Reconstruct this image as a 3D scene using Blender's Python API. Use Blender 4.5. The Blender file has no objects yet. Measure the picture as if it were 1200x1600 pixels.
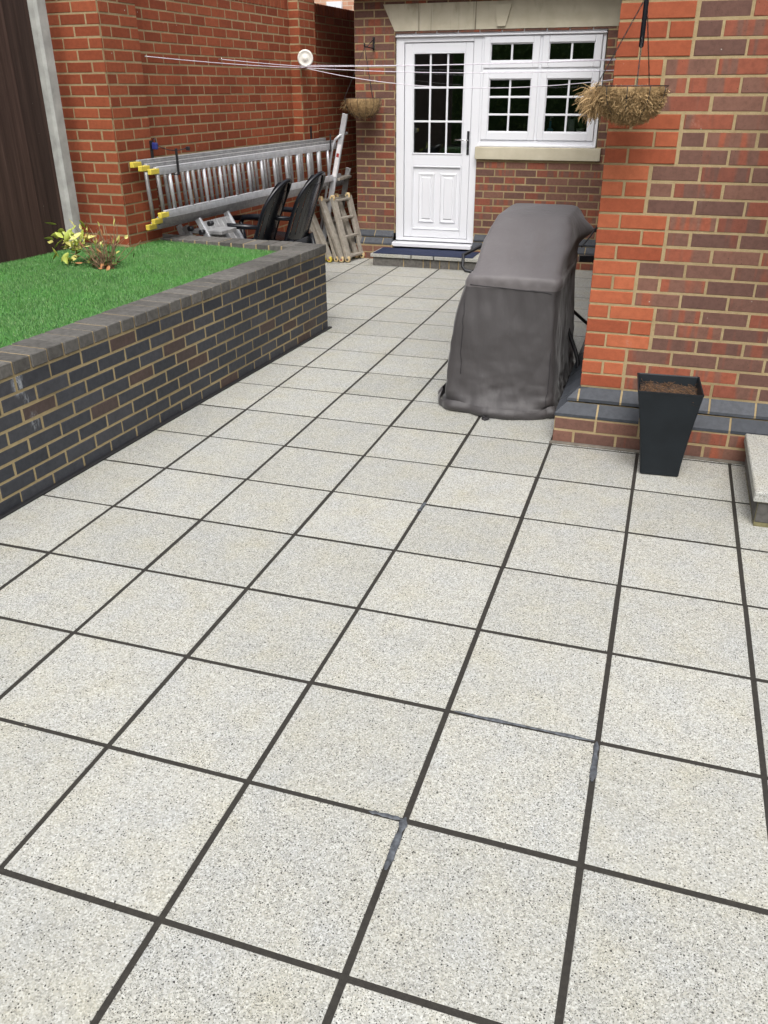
import bpy, math, random
from mathutils import Vector, Matrix, noise
import numpy as np
random.seed(7); RNG = np.random.default_rng(7)
SC = bpy.context.scene; COL = SC.collection
V = Vector
# ------------------------------------------------------------ camera
yaw, pitch, roll = -.3168, .4703, -.0043
fw = V((math.sin(yaw)*math.cos(pitch), math.cos(yaw)*math.cos(pitch), -math.sin(pitch)))
rt = V((math.cos(yaw), -math.sin(yaw), 0)); up = rt.cross(fw)
rt, up = rt*math.cos(roll)+up*math.sin(roll), -rt*math.sin(roll)+up*math.cos(roll)
cd = bpy.data.cameras.new('camera'); cam = bpy.data.objects.new('camera', cd); COL.objects.link(cam)
M = Matrix((rt, up, -fw)).transposed().to_4x4(); M.translation = V((-.0103, -2.0198, 1.7539)); cam.matrix_world = M
cd.sensor_fit = 'VERTICAL'; cd.sensor_height = 36; cd.lens = 1300/1600*36; cd.clip_end = 500; cd.clip_start = .05
SC.camera = cam
# ------------------------------------------------------------ light
EL, AZ = math.radians(54), math.radians(165)      # overcast: high soft sun behind the camera, a little to the right
w = bpy.data.worlds.new("World"); SC.world = w; w.use_nodes = True
wn = w.node_tree; bg = wn.nodes['Background']
sky = wn.nodes.new('ShaderNodeTexSky'); sky.sky_type = 'NISHITA'; sky.sun_disc = False
sky.sun_elevation = EL; sky.sun_rotation = AZ; sky.air_density = 1.0; sky.dust_density = 4.0
hs = wn.nodes.new('ShaderNodeHueSaturation'); hs.inputs['Saturation'].default_value = .22
wn.links.new(sky.outputs[0], hs.inputs['Color']); # overcast: the cloud deck is brighter overhead than at the horizon
tcw = wn.nodes.new('ShaderNodeTexCoord'); sxw = wn.nodes.new('ShaderNodeSeparateXYZ'); mrw = wn.nodes.new('ShaderNodeMapRange'); mxw = wn.nodes.new('ShaderNodeMix'); mxw.data_type = 'RGBA'; mxw.blend_type = 'MULTIPLY'; mxw.inputs[0].default_value = 1
wn.links.new(tcw.outputs['Generated'], sxw.inputs[0]); wn.links.new(sxw.outputs[2], mrw.inputs[0]); mrw.inputs[3].default_value = .40; mrw.inputs[4].default_value = 2.7
wn.links.new(hs.outputs[0], mxw.inputs[6]); wn.links.new(mrw.outputs[0], mxw.inputs[7]); wn.links.new(mxw.outputs[2], bg.inputs[0]); bg.inputs[1].default_value = .15
sd = bpy.data.lights.new('sun', 'SUN'); sd.energy = .8; sd.angle = math.radians(28); sd.color = (1, .96, .9)
sun = bpy.data.objects.new('sun', sd); COL.objects.link(sun)
sdir = V((math.sin(AZ)*math.cos(EL), math.cos(AZ)*math.cos(EL), math.sin(EL)))
sun.rotation_euler = sdir.to_track_quat('Z', 'Y').to_euler(); sun.location = (0, 0, 8)
SC.view_settings.view_transform = 'Standard'; SC.view_settings.look = 'None'
SC.view_settings.exposure = 0.18; SC.view_settings.gamma = 1
SC.render.resolution_x = 768; SC.render.resolution_y = 1024
SC.render.engine = 'CYCLES'; SC.cycles.max_bounces = 6; SC.cycles.transparent_max_bounces = 8
# ------------------------------------------------------------ frames
a = .0555; LO = V((-2.555, 4.30, 0)); LY = V((math.sin(a), math.cos(a), 0)); LX = V((math.cos(a), -math.sin(a), 0)); UZ = V((0, 0, 1))
def L(x, y, z=0): return LO+LX*x+LY*y+UZ*z
# ------------------------------------------------------------ mesh builder
class MB:
    def __init__(s): s.v = []; s.f = []; s.m = []; s.uv = []; s.c = []; s.sm = []
    def face(s, idx, m=0, uv=None, c=(0, 0, 0), smooth=False):
        s.f.append(tuple(idx)); s.m.append(m); s.uv.append(uv or [(0, 0)]*len(idx)); s.c.append(c); s.sm.append(smooth)
    def poly(s, pts, m=0, uv=None, c=(0, 0, 0)):
        n = len(s.v); s.v += [tuple(p) for p in pts]; s.face(range(n, n+len(pts)), m, uv, c)
    def box(s, o, X, Y, Z, m=0, c=(0, 0, 0), ch=0):
        """o = corner, X Y Z edge vectors (right-handed); ch = chamfer on all edges"""
        o, X, Y, Z = V(o), V(X), V(Y), V(Z)
        if ch <= 0:
            n = len(s.v)
            for k in (0, 1):
                for (i, j) in ((0, 0), (1, 0), (1, 1), (0, 1)): s.v.append(tuple(o+X*i+Y*j+Z*k))
            for q in ((3, 2, 1, 0), (4, 5, 6, 7), (0, 1, 5, 4), (1, 2, 6, 5), (2, 3, 7, 6), (3, 0, 4, 7)): s.face([n+t for t in q], m, None, c)
            return
        x, y, z = X.normalized()*ch, Y.normalized()*ch, Z.normalized()*ch
        n = len(s.v); S = {}
        for i in (0, 1):
            for j in (0, 1):
                for k in (0, 1):
                    p = o+X*i+Y*j+Z*k; sx, sy, sz = (x, -x)[i], (y, -y)[j], (z, -z)[k]
                    for ax, q in enumerate((p+sy+sz, p+sx+sz, p+sx+sy)):
                        S[i, j, k, ax] = len(s.v); s.v.append(tuple(q))
        for q, ax in ((((0, 0, 0), (0, 0, 1), (0, 1, 1), (0, 1, 0)), 0), (((1, 0, 0), (1, 1, 0), (1, 1, 1), (1, 0, 1)), 0),
                      (((0, 0, 0), (1, 0, 0), (1, 0, 1), (0, 0, 1)), 1), (((0, 1, 0), (0, 1, 1), (1, 1, 1), (1, 1, 0)), 1),
                      (((0, 0, 0), (0, 1, 0), (1, 1, 0), (1, 0, 0)), 2), (((0, 0, 1), (1, 0, 1), (1, 1, 1), (0, 1, 1)), 2)):
            s.face([S[t+(ax,)] for t in q], m, None, c)
        for i in (0, 1):
            for j in (0, 1):
                s.face([S[i, j, 0, 0], S[i, j, 0, 1], S[i, j, 1, 1], S[i, j, 1, 0]][::(1 if i == j else -1)], m, None, c)
                s.face([S[i, 0, j, 0], S[i, 1, j, 0], S[i, 1, j, 2], S[i, 0, j, 2]][::(1 if i == j else -1)], m, None, c) if 0 else None
                s.face([S[i, 0, j, 0], S[i, 0, j, 2], S[i, 1, j, 2], S[i, 1, j, 0]][::(1 if i == j else -1)], m, None, c)
                s.face([S[0, i, j, 1], S[1, i, j, 1], S[1, i, j, 2], S[0, i, j, 2]][::(1 if i == j else -1)], m, None, c)
                for k in (0, 1): s.face([S[i, j, k, 0], S[i, j, k, 1], S[i, j, k, 2]], m, None, c)
    def bar(s, p, q, w, h, upv=(0, 0, 1), m=0, ch=0, c=(0, 0, 0)):
        """box from p to q, section w (sideways) x h (along upv)"""
        p, q = V(p), V(q); d = q-p; sd_ = d.cross(V(upv)).normalized(); u_ = sd_.cross(d).normalized()
        s.box(p-sd_*w/2-u_*h/2, d, sd_*w, -u_*h, m, c, ch) if 0 else s.box(p-sd_*w/2-u_*h/2, sd_*w, d, u_*h, m, c, ch)
    def tube(s, pts, r, n=8, m=0, c=(0, 0, 0), cap=True):
        pts = [V(p) for p in pts]; rs = r if isinstance(r, (list, tuple)) else [r]*len(pts)
        t0 = (pts[1]-pts[0]).normalized(); nn = t0.orthogonal().normalized(); rings = []
        for i, p in enumerate(pts):
            t = (pts[min(i+1, len(pts)-1)]-pts[max(i-1, 0)]).normalized()
            nn = (nn-t*nn.dot(t)).normalized(); b = t.cross(nn); b0 = len(s.v)
            for k in range(n):
                an = 2*math.pi*k/n; s.v.append(tuple(p+(nn*math.cos(an)+b*math.sin(an))*rs[i]))
            rings.append(b0)
        for i in range(len(pts)-1):
            for k in range(n):
                k2 = (k+1) % n; s.face((rings[i]+k, rings[i]+k2, rings[i+1]+k2, rings[i+1]+k), m, None, c, True)
        if cap:
            s.face([rings[0]+k for k in range(n)][::-1], m, None, c); s.face([rings[-1]+k for k in range(n)], m, None, c)
    def grid(s, P, nu, nv, m=0, closed=False, smooth=True, flip=False):
        n = len(s.v)
        for i in range(nu):
            for j in range(nv): s.v.append(tuple(P(i, j)))
        for i in range(nu-1):
            for j in range(nv if closed else nv-1):
                j2 = (j+1) % nv; q = (n+i*nv+j, n+i*nv+j2, n+(i+1)*nv+j2, n+(i+1)*nv+j)
                s.face(q[::-1] if flip else q, m, None, (0, 0, 0), smooth)
    def build(s, name, mats, parent=None, bevel=0):
        me = bpy.data.meshes.new(name); me.from_pydata(s.v, [], s.f)
        if not isinstance(mats, (list, tuple)): mats = [mats]
        for m in mats: me.materials.append(m)
        me.polygons.foreach_set('material_index', s.m); me.polygons.foreach_set('use_smooth', s.sm)
        uvl = me.uv_layers.new(name='uv'); uvl.data.foreach_set('uv', np.array([t for u_ in s.uv for q in u_ for t in q], 'f'))
        at = me.attributes.new('bc', 'FLOAT_COLOR', 'CORNER')
        at.data.foreach_set('color', np.array([t for f, c in zip(s.f, s.c) for _ in f for t in (*c, 1)], 'f'))
        me.update(); o = bpy.data.objects.new(name, me); COL.objects.link(o)
        if parent: o.parent = parent; o.matrix_parent_inverse = parent.matrix_world.inverted() if 0 else Matrix.Translation(parent.location).inverted()
        return o
def tag(o, label, cat, group=None):
    o['label'] = label; o['category'] = cat
    if group: o['group'] = group
    return o
def thing(name, label, cat, loc, group=None):
    o = bpy.data.objects.new(name, None); COL.objects.link(o); o.location = loc; o.empty_display_size = .1
    return tag(o, label, cat, group)
def structure(o): o['kind'] = 'structure'; return o
# ------------------------------------------------------------ materials
class N:
    def __init__(s, name):
        s.m = bpy.data.materials.new(name); s.m.use_nodes = True; s.t = s.m.node_tree; s.b = s.t.nodes['Principled BSDF']; s.out = s.t.nodes['Material Output']
    def n(s, typ, **k):
        nd = s.t.nodes.new('ShaderNode'+typ)
        for q, v_ in k.items():
            if q in nd.inputs.keys() if not hasattr(nd, q) else False: s.set(nd, q, v_)
            elif hasattr(nd, q): setattr(nd, q, v_)
        return nd
    def set(s, nd, inp, val):
        i = nd.inputs[inp]
        if hasattr(val, 'is_output') or isinstance(val, bpy.types.NodeSocket): s.t.links.new(val, i)
        else: i.default_value = val
    def coord(s, scale=None, kind='Object'):
        c = s.n('TexCoord').outputs[kind]
        if scale is not None:
            mp = s.n('Mapping'); s.set(mp, 'Vector', c); mp.inputs['Scale'].default_value = scale; c = mp.outputs[0]
        return c
    def noise(s, vec, scale, detail=3, rough=.55, dim='3D'):
        q = s.n('TexNoise'); q.noise_dimensions = dim; s.set(q, 'Vector', vec); s.set(q, 'Scale', scale); s.set(q, 'Detail', detail); s.set(q, 'Roughness', rough); return q.outputs['Fac']
    def voro(s, vec, scale, out='Color', feat='F1'):
        q = s.n('TexVoronoi'); q.feature = feat; s.set(q, 'Vector', vec); s.set(q, 'Scale', scale); return q.outputs[out]
    def ramp(s, fac, stops, interp='LINEAR'):
        q = s.n('ValToRGB'); s.set(q, 'Fac', fac); e = q.color_ramp; e.interpolation = interp
        while len(e.elements) < len(stops): e.elements.new(.5)
        for el, (p, c) in zip(e.elements, stops): el.position = p; el.color = (*c, 1) if len(c) == 3 else c
        return q.outputs[0]
    def mr(s, v_, a_, b_, c_=0, d_=1):
        q = s.n('MapRange'); q.interpolation_type = 'SMOOTHSTEP'; s.set(q, 'Value', v_); s.set(q, 'From Min', a_); s.set(q, 'From Max', b_); s.set(q, 'To Min', c_); s.set(q, 'To Max', d_); return q.outputs[0]
    def mix(s, f, a_, b_, mode='MIX'):
        q = s.n('Mix'); q.data_type = 'RGBA'; q.blend_type = mode
        def c4(x): return (*x, 1) if isinstance(x, tuple) and len(x) == 3 else x
        s.set(q, 0, f); s.set(q, 6, c4(a_)); s.set(q, 7, c4(b_)); return q.outputs[2]
    def math(s, op, a_, b_=None, c_=None):
        q = s.n('Math'); q.operation = op; s.set(q, 0, a_)
        if b_ is not None: s.set(q, 1, b_)
        if c_ is not None: s.set(q, 2, c_)
        return q.outputs[0]
    def attr(s):
        q = s.n('Attribute'); q.attribute_name = 'bc'; sp = s.n('SeparateColor'); s.set(sp, 0, q.outputs['Color']); return sp.outputs
    def bump(s, h, strength=.3, dist=.002, prev=None):
        q = s.n('Bump'); s.set(q, 'Height', h); s.set(q, 'Strength', strength); s.set(q, 'Distance', dist)
        if prev is not None: s.set(q, 'Normal', prev)
        s.set(s.b, 'Normal', q.outputs[0]); return q.outputs[0]
    def fin(s, col=None, rough=.8, metal=0, spec=.5):
        if col is not None: s.set(s.b, 'Base Color', (*col, 1) if isinstance(col, tuple) and len(col) == 3 else col)
        s.set(s.b, 'Roughness', rough); s.set(s.b, 'Metallic', metal); s.set(s.b, 'Specular IOR Level', spec); return s.m
def plain(name, col, rough=.6, metal=0, spec=.5, var=.15, vs=12, bs=0, bscale=150):
    q = N(name); c = q.coord(); nz = q.noise(c, vs, 4)
    lo = tuple(x*(1-var) for x in col); hi = tuple(min(1, x*(1+var)) for x in col)
    q.fin(q.ramp(nz, [(.3, lo), (.7, hi)]), rough, metal, spec)
    if bs: q.bump(q.noise(c, bscale, 3), bs, .001)
    return q.m
def brickmat(name, cols, speck=.25, rough=.85, grime=None):
    q = N(name); c = q.coord(); r, g, b = q.attr()[:3]
    base = q.ramp(r, cols, 'LINEAR')
    nz = q.noise(c, 35, 5, .65); base = q.mix(q.mr(nz, .3, .75), base, q.mix(1.0, base, (1-speck, 1-speck, 1-speck), 'MULTIPLY'))
    fine = q.noise(c, 420, 2); base = q.mix(q.mr(fine, .62, .74, 0, .4), base, q.mix(1.0, base, (.45, .45, .45), 'MULTIPLY'))
    big = q.noise(c, 1.7, 4, .6); base = q.mix(q.mr(big, .35, .7, 0, .35), base, q.mix(1.0, base, (.62, .6, .58), 'MULTIPLY'))
    if grime: base = grime(q, c, base)
    q.fin(base, rough, 0, .25); q.bump(q.math('ADD', q.noise(c, 260, 4), q.math('MULTIPLY', q.noise(c, 40, 3), 1.5)), .55, .0016); return q.m
def specks(q, c, base):      # a few pale mortar flecks and lime runs
    v_ = q.voro(c, 9, 'Distance'); k = q.math('MULTIPLY', q.mr(v_, .03, .05, 1, 0), q.mr(q.noise(c, 90, 3), .5, .6))
    run = q.math('MULTIPLY', q.mr(q.noise(q.coord((5, 5, 1.2)), 1.0, 3, .7), .66, .78), q.mr(q.noise(c, 70, 4, .7), .45, .75, 0, .5))
    return q.mix(q.math('MAXIMUM', k, run), base, (.5, .46, .4))
QUOIN = brickmat('orange_brick', [(0, (.29, .072, .034)), (.5, (.36, .096, .044)), (1, (.44, .13, .06))], .2, grime=specks)
RED = brickmat('red_boundary_brick', [(0, (.21, .049, .021)), (.5, (.26, .063, .027)), (1, (.31, .081, .035))], .2, grime=specks)
def bluegrime(q, c, base):
    out = base
    for (p, sx) in (((L(.0, -3.365)[0], L(0, -3.365)[1], .56), .05), ((L(0, -3.31)[0], L(0, -3.31)[1], .36), .035), ((L(0, -3.335)[0], L(0, -3.335)[1], .47), .022)):
        mp = q.n('Mapping'); mp.inputs['Location'].default_value = tuple(-t for t in p); q.set(mp, 'Vector', q.coord())
        m2 = q.n('Mapping'); m2.inputs['Scale'].default_value = (1, 1, .55); q.set(m2, 'Vector', mp.outputs[0])
        ln = q.n('VectorMath'); ln.operation = 'LENGTH'; q.set(ln, 0, m2.outputs[0])
        k = q.math('MULTIPLY', q.mr(ln.outputs['Value'], sx*.3, sx, 1, 0), q.mr(q.noise(q.coord((30, 30, 8)), 3, 4, .7), .42, .62, 0, .8))
        out = q.mix(k, out, (.34, .36, .38))
    return out
BLUE = brickmat('blue_engineering_brick', [(0, (.042, .045, .053)), (.6, (.055, .058, .067)), (.86, (.070, .071, .079)), (.92, (.075, .060, .056)), (1, (.085, .058, .050))], .3, .55, grime=bluegrime)
COPE = brickmat('weathered_coping_brick', [(0, (.10, .095, .087)), (.5, (.125, .119, .109)), (1, (.155, .147, .134))], .4, .9)
PLINTH = brickmat('plinth_brick', [(0, (.048, .054, .064)), (1, (.085, .092, .105))], .3, .5)
def multi():
    q = N('multi_stock_brick'); c = q.coord(); r, g, b = q.attr()[:3]; uv = q.coord(kind='UV')
    su = q.n('SeparateXYZ'); q.set(su, 0, uv)
    cb = q.n('CombineXYZ'); q.set(cb, 0, q.math('MULTIPLY', su.outputs[0], 13.)); q.set(cb, 1, q.math('MULTIPLY', su.outputs[1], 1.0)); q.set(cb, 2, q.math('MULTIPLY', r, 60.))
    nz = q.noise(cb.outputs[0], 1.0, 2, .5)
    th = q.math('MULTIPLY_ADD', g, -.34, .575)          # g decides how purple the brick is
    k = q.mr(q.math('SUBTRACT', nz, th), -.05, .05)
    red = q.ramp(b, [(0, (.19, .066, .044)), (.6, (.235, .076, .047)), (1, (.30, .090, .050))])
    pur = q.ramp(b, [(0, (.125, .066, .052)), (.5, (.155, .080, .060)), (1, (.19, .095, .068))])
    base = q.mix(k, red, pur)
    n2 = q.noise(c, 45, 5, .65); base = q.mix(q.mr(n2, .35, .75), base, q.mix(1.0, base, (.75, .75, .75), 'MULTIPLY'))
    fn = q.voro(c, 70, 'Distance'); base = q.mix(q.math('MULTIPLY', q.mr(fn, .08, .14, 1, 0), q.mr(q.noise(c, 20, 2), .5, .6)), base, (.03, .022, .02))
    base = specks(q, c, base)
    q.fin(base, .85, 0, .25); q.bump(q.math('ADD', q.noise(c, 260, 4), q.math('MULTIPLY', q.noise(c, 40, 3), 1.5)), .55, .0016); return q.m
MULTI = multi()
def mortar(name, lo, hi):
    q = N(name); c = q.coord(); base = q.ramp(q.noise(c, 30, 5, .7), [(.3, lo), (.7, hi)])
    base = q.mix(q.mr(q.noise(c, 300, 2), .55, .7, 0, .5), base, tuple(x*.6 for x in lo))
    base = q.mix(q.mr(q.noise(c, 2.2, 3), .45, .7, 0, .5), base, tuple(x*.62 for x in lo))
    q.fin(base, .95, 0, .1); q.bump(q.noise(c, 400, 3), .7, .002); return q.m
MORT = mortar('sandy_mortar', (.30, .225, .12), (.39, .305, .175))
MORTD = mortar('boundary_mortar', (.28, .21, .115), (.37, .285, .165))
def slabmat():
    q = N('speckled_paving'); c = q.coord(); r, g, b = q.attr()[:3]
    v1 = q.n('TexVoronoi'); q.set(v1, 'Vector', c); q.set(v1, 'Scale', 270.)
    s1 = q.n('SeparateColor'); q.set(s1, 0, v1.outputs['Color'])
    base = q.ramp(s1.outputs[0], [(0, (.24, .233, .215)), (.12, (.33, .322, .297)), (.35, (.41, .403, .374)), (.6, (.465, .458, .428)), (.85, (.53, .52, .49)), (1, (.64, .63, .60))])
    base = q.mix(q.mr(s1.outputs[1], .7, .95, 0, .4), base, (.47, .44, .37))
    v2 = q.n('TexVoronoi'); q.set(v2, 'Vector', c); q.set(v2, 'Scale', 135.)
    s2 = q.n('SeparateColor'); q.set(s2, 0, v2.outputs['Color'])
    dk = q.math('MULTIPLY', q.mr(v2.outputs['Distance'], .22, .32, 1, 0), q.mr(s2.outputs[0], .70, .74))
    base = q.mix(dk, base, (.055, .05, .047))
    v4 = q.n('TexVoronoi'); q.set(v4, 'Vector', c); q.set(v4, 'Scale', 380.); s4 = q.n('SeparateColor'); q.set(s4, 0, v4.outputs['Color'])
    base = q.mix(q.math('MULTIPLY', q.mr(v4.outputs['Distance'], .3, .45, 1, 0), q.mr(s4.outputs[2], .86, .88)), base, (.05, .05, .045))
    v3 = q.n('TexVoronoi'); q.set(v3, 'Vector', c); q.set(v3, 'Scale', 38.)
    s3 = q.n('SeparateColor'); q.set(s3, 0, v3.outputs['Color'])
    base = q.mix(q.math('MULTIPLY', q.mr(v3.outputs['Distance'], .09, .14, 1, 0), q.mr(s3.outputs[1], .82, .84)), base, (.05, .045, .042))
    tint = q.ramp(q.noise(c, 5.5, 4, .6), [(.32, (.96, .975, 1.0)), (.55, (1, .995, .965)), (.75, (.99, .965, .87))])
    base = q.mix(1.0, base, tint, 'MULTIPLY')
    base = q.mix(1.0, base, q.ramp(r, [(0, (.72, .73, .72)), (1, (.81, .82, .81))]), 'MULTIPLY')
    base = q.mix(q.mr(q.noise(c, 2.3, 5, .7), .5, .78, 0, .38), base, q.mix(1.0, base, (.72, .71, .66), 'MULTIPLY'))
    q.fin(base, .78, 0, .3); q.bump(s1.outputs[2], .35, .0009); return q.m
SLAB = slabmat()
def jointmat():
    q = N('dark_joint_grout'); c = q.coord()
    b = q.ramp(q.noise(c, 60, 5, .7), [(.25, (.016, .014, .012)), (.6, (.030, .027, .022)), (.85, (.050, .044, .037))])
    q.fin(b, .8, 0, .3); q.bump(q.noise(c, 300, 3), .6, .002); return q.m
JOINT = jointmat()
SMEAR = plain('pale_sealant', (.06, .066, .074), .6, var=.7, vs=60, bs=.5, bscale=60)
CONC = plain('grey_concrete', (.36, .36, .335), .9, var=.22, vs=9, bs=.5)
UPVC = plain('white_upvc', (.70, .71, .74), .28, var=.02, vs=2)
def stone():
    q = N('cast_stone'); c = q.coord()
    base = q.ramp(q.noise(c, 6, 5), [(.3, (.43, .39, .29)), (.7, (.52, .48, .37))])
    sx = q.n('SeparateXYZ'); q.set(sx, 0, q.n('TexCoord').outputs['Object'])
    st = q.noise(q.coord((26, 1, .35)), 1.0, 5, .75)
    left = q.math('MAXIMUM', q.mr(sx.outputs[0], -2.55, -2.2, 1, 0), q.math('MULTIPLY', q.mr(sx.outputs[0], -2.35, -2.15), q.mr(sx.outputs[0], -2.1, -1.85, 1, 0)))
    low = q.mr(sx.outputs[2], 2.2, 2.25)
    k = q.math('MULTIPLY', q.math('MULTIPLY', q.mr(st, .56, .64, 0, .75), left), low)
    base = q.mix(k, base, (.06, .045, .03))
    k2 = q.math('MULTIPLY', q.mr(q.noise(q.coord((8, 1, 4)), 1, 4), .5, .75, 0, .6), q.mr(sx.outputs[2], 2.38, 2.52)); base = q.mix(k2, base, (.13, .09, .045))
    q.fin(base, .9, 0, .2); q.bump(q.noise(c, 200, 3), .3, .001); return q.m
STONE = stone()
def alu(name, col, rough=.38, dirt=.3):
    q = N(name); c = q.coord(); n1 = q.noise(c, 18, 5, .7)
    q.fin(q.ramp(n1, [(.3, tuple(x*(1-dirt) for x in col)), (.7, col)]), q.mr(n1, .3, .7, rough+.15, rough), .4, .5)
    q.bump(q.noise(q.coord((8, 8, 60)), 10, 2), .05, .0005); return q.m
ALU = alu('brushed_aluminium', (.60, .61, .63)); ALUD = alu('dusty_aluminium', (.43, .39, .33), .6, .4); ALUM = alu('dull_aluminium', (.42, .42, .42), .45, .4)
YEL = plain('yellow_plastic', (.62, .50, .07), .45, var=.12); CREAM = plain('cream_hinge_plastic', (.55, .42, .22), .55, var=.35, vs=25)
BLKP = plain('black_plastic', (.006, .007, .010), .25, var=.2, spec=.4); BLK = plain('black_metal', (.012, .012, .014), .45, var=.3)
REDP = plain('red_plastic', (.35, .04, .035), .5); BLUEP = plain('blue_padlock_plastic', (.02, .03, .16), .4)
WHITEP = plain('cream_white_plastic', (.66, .64, .58), .4, var=.05); CORD = plain('white_line_cord', (.68, .64, .70), .5, var=.1, vs=40)
def covermat(k=1, nm='grey_cover_fabric'):
    q = N(nm); c = q.coord()
    b = q.ramp(q.noise(c, 4, 5, .6), [(.3, (.100*k, .090*k, .091*k)), (.7, (.122*k, .111*k, .112*k))])
    b = q.mix(q.mr(q.noise(c, 14, 4, .7), .55, .8, 0, .25), b, (.17*k, .16*k, .16*k))
    q.fin(b, .58, 0, .5); q.set(q.b, 'Sheen Weight', .2); q.set(q.b, 'Sheen Roughness', .4)
    n1 = q.bump(q.math('ABSOLUTE', q.math('SUBTRACT', q.noise(q.coord((1, 1, .3)), 11, 3, .6), .5)), .3, .02); q.bump(q.noise(c, 900, 1), .25, .0006, n1); return q.m
COVER = covermat(); COVER_SHADE = covermat(.40, 'shade_toned_cover_fabric')  # second tone: slightly darker lower panel, deepened with shade painted into the colour
SEAM = plain('dark_seam_thread', (.02, .018, .02), .7)
POT = plain('charcoal_planter_plastic', (.008, .011, .014), .5, spec=.3, var=.25, vs=7, bs=.15, bscale=60)
MAT_NAVY = plain('navy_mat_fibre', (.006, .013, .045), .95, var=.25, vs=60, bs=.8, bscale=500)
FENCEM = None
def woodmat():
    q = N('brown_fence_stain'); c = q.coord(); r, g, b = q.attr()[:3]
    gr = q.noise(q.coord((40, 40, 1.6)), 1.0, 5, .7)
    base = q.ramp(gr, [(.25, (.029, .016, .012)), (.55, (.048, .028, .021)), (.8, (.08, .048, .038))])
    base = q.mix(1.0, base, q.ramp(r, [(0, (.75, .75, .75)), (1, (1.25, 1.2, 1.2))]), 'MULTIPLY')
    v_ = q.voro(c, 14, 'Distance'); base = q.mix(q.math('MULTIPLY', q.mr(v_, .03, .06, 1, 0), q.mr(q.noise(c, 20, 2), .55, .6, 0, .7)), base, (.2, .17, .14))
    q.fin(base, .8, 0, .3); q.bump(gr, .5, .003); return q.m
FENCEM = woodmat()
def grassmat():
    q = N('artificial_grass'); r, g, b = q.attr()[:3]; c = q.coord()
    base = q.ramp(r, [(0, (.036, .125, .024)), (.5, (.064, .19, .038)), (.9, (.10, .24, .055)), (1, (.19, .28, .11))])
    base = q.mix(q.mr(q.noise(c, 3, 3), .4, .7, 0, .5), base, q.mix(1.0, base, (.9, 1.25, .9), 'MULTIPLY'))
    q.fin(base, .5, 0, .4); return q.m
GRASS = grassmat()
SOIL = plain('dark_compost', (.045, .025, .014), .95, var=.5, vs=60, bs=1, bscale=80)
GLASS = None
def glassmat():
    q = N('window_glass'); t = q.t
    tr = q.n('BsdfTransparent'); tr.inputs[0].default_value = (.8, .84, .82, 1); gl = q.n('BsdfGlossy'); gl.inputs['Roughness'].default_value = .015; gl.inputs[0].default_value = (.9, .92, .92, 1)
    fr = q.n('Fresnel'); fr.inputs[0].default_value = 1.9; mx = q.n('MixShader'); t.links.new(fr.outputs[0], mx.inputs[0]); t.links.new(tr.outputs[0], mx.inputs[1]); t.links.new(gl.outputs[0], mx.inputs[2]); t.links.new(mx.outputs[0], q.out.inputs[0]); return q.m
GLASS = glassmat()
DARKROOM = plain('dim_room_paint', (.03, .03, .03), .9)
# ------------------------------------------------------------ brick tools
def rnd3(): return (random.random(), random.random(), random.random())
def brick(mb, O, U, Nn, u0, u1, z0, z1, mat=0, out=0., dep=.014, ch=.0028, jit=.0012):
    j = lambda: random.uniform(-jit, jit); out += random.uniform(-.0012, .0012)
    c = rnd3(); P = lambda u_, z_, n_: tuple(O+U*u_+UZ*z_+Nn*n_); n = len(mb.v); ox = random.random()*3
    u0 += j()+.0009; u1 += j()-.0009; z0 += j()*.8+.0008; z1 += j()*.8-.0008; q = [(u0, z0), (u1, z0), (u1, z1), (u0, z1)]
    cc = [(s_[0]+ch*(1, -1, -1, 1)[i]+j(), s_[1]+ch*(1, 1, -1, -1)[i]+j()) for i, s_ in enumerate(q)]
    for s_ in q: mb.v.append(P(*s_, out-dep))
    for s_ in q: mb.v.append(P(*s_, out-ch*.8))
    for s_ in cc: mb.v.append(P(*s_, out))
    uvf = lambda pts: [(ox+t[0]-u0, t[1]-z0) for t in pts]
    flip = U.cross(UZ).dot(Nn) < 0
    def F(ix, pts):
        uv_ = uvf(pts)
        if flip: ix = ix[::-1]; uv_ = uv_[::-1]
        mb.face([n+i for i in ix], mat, uv_, c)
    F([8, 9, 10, 11], cc)
    for i in range(4):
        k = (i+1) % 4; F([4+i, 4+k, 8+k, 8+i], [q[i], q[k], cc[k], cc[i]]); F([i, k, 4+k, 4+i], [q[i], q[k], q[k], q[i]])
def mortar_sheet(mb, O, U, Nn, u0, u1, z0, z1, holes=(), rec=.002, mat=0, back=.10):
    us = sorted({u0, u1, *[min(max(h[i], u0), u1) for h in holes for i in (0, 1)]}); zs = sorted({z0, z1, *[min(max(h[i], z0), z1) for h in holes for i in (2, 3)]})
    flip = U.cross(UZ).dot(Nn) < 0
    for i in range(len(us)-1):
        for k in range(len(zs)-1):
            uc, zc = (us[i]+us[i+1])/2, (zs[k]+zs[k+1])/2
            if any(h[0] < uc < h[1] and h[2] < zc < h[3] for h in holes): continue
            X, Z = U*(us[i+1]-us[i]), UZ*(zs[k+1]-zs[k]); o = O+U*us[i]+UZ*zs[k]-Nn*rec
            if flip: mb.box(o, -Nn*back*-1*-1, X, Z, mat) if 0 else mb.box(o-Nn*back, Nn*back, X, Z, mat) if (Nn.cross(X)).dot(Z) > 0 else mb.box(o-Nn*back, X, Nn*back, Z, mat)
            else: mb.box(o-Nn*back, X, Nn*back, Z, mat) if (X.cross(Nn)).dot(Z) > 0 else mb.box(o-Nn*back, Nn*back, X, Z, mat)
PU, BL, JT = .225, .215, .01
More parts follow.
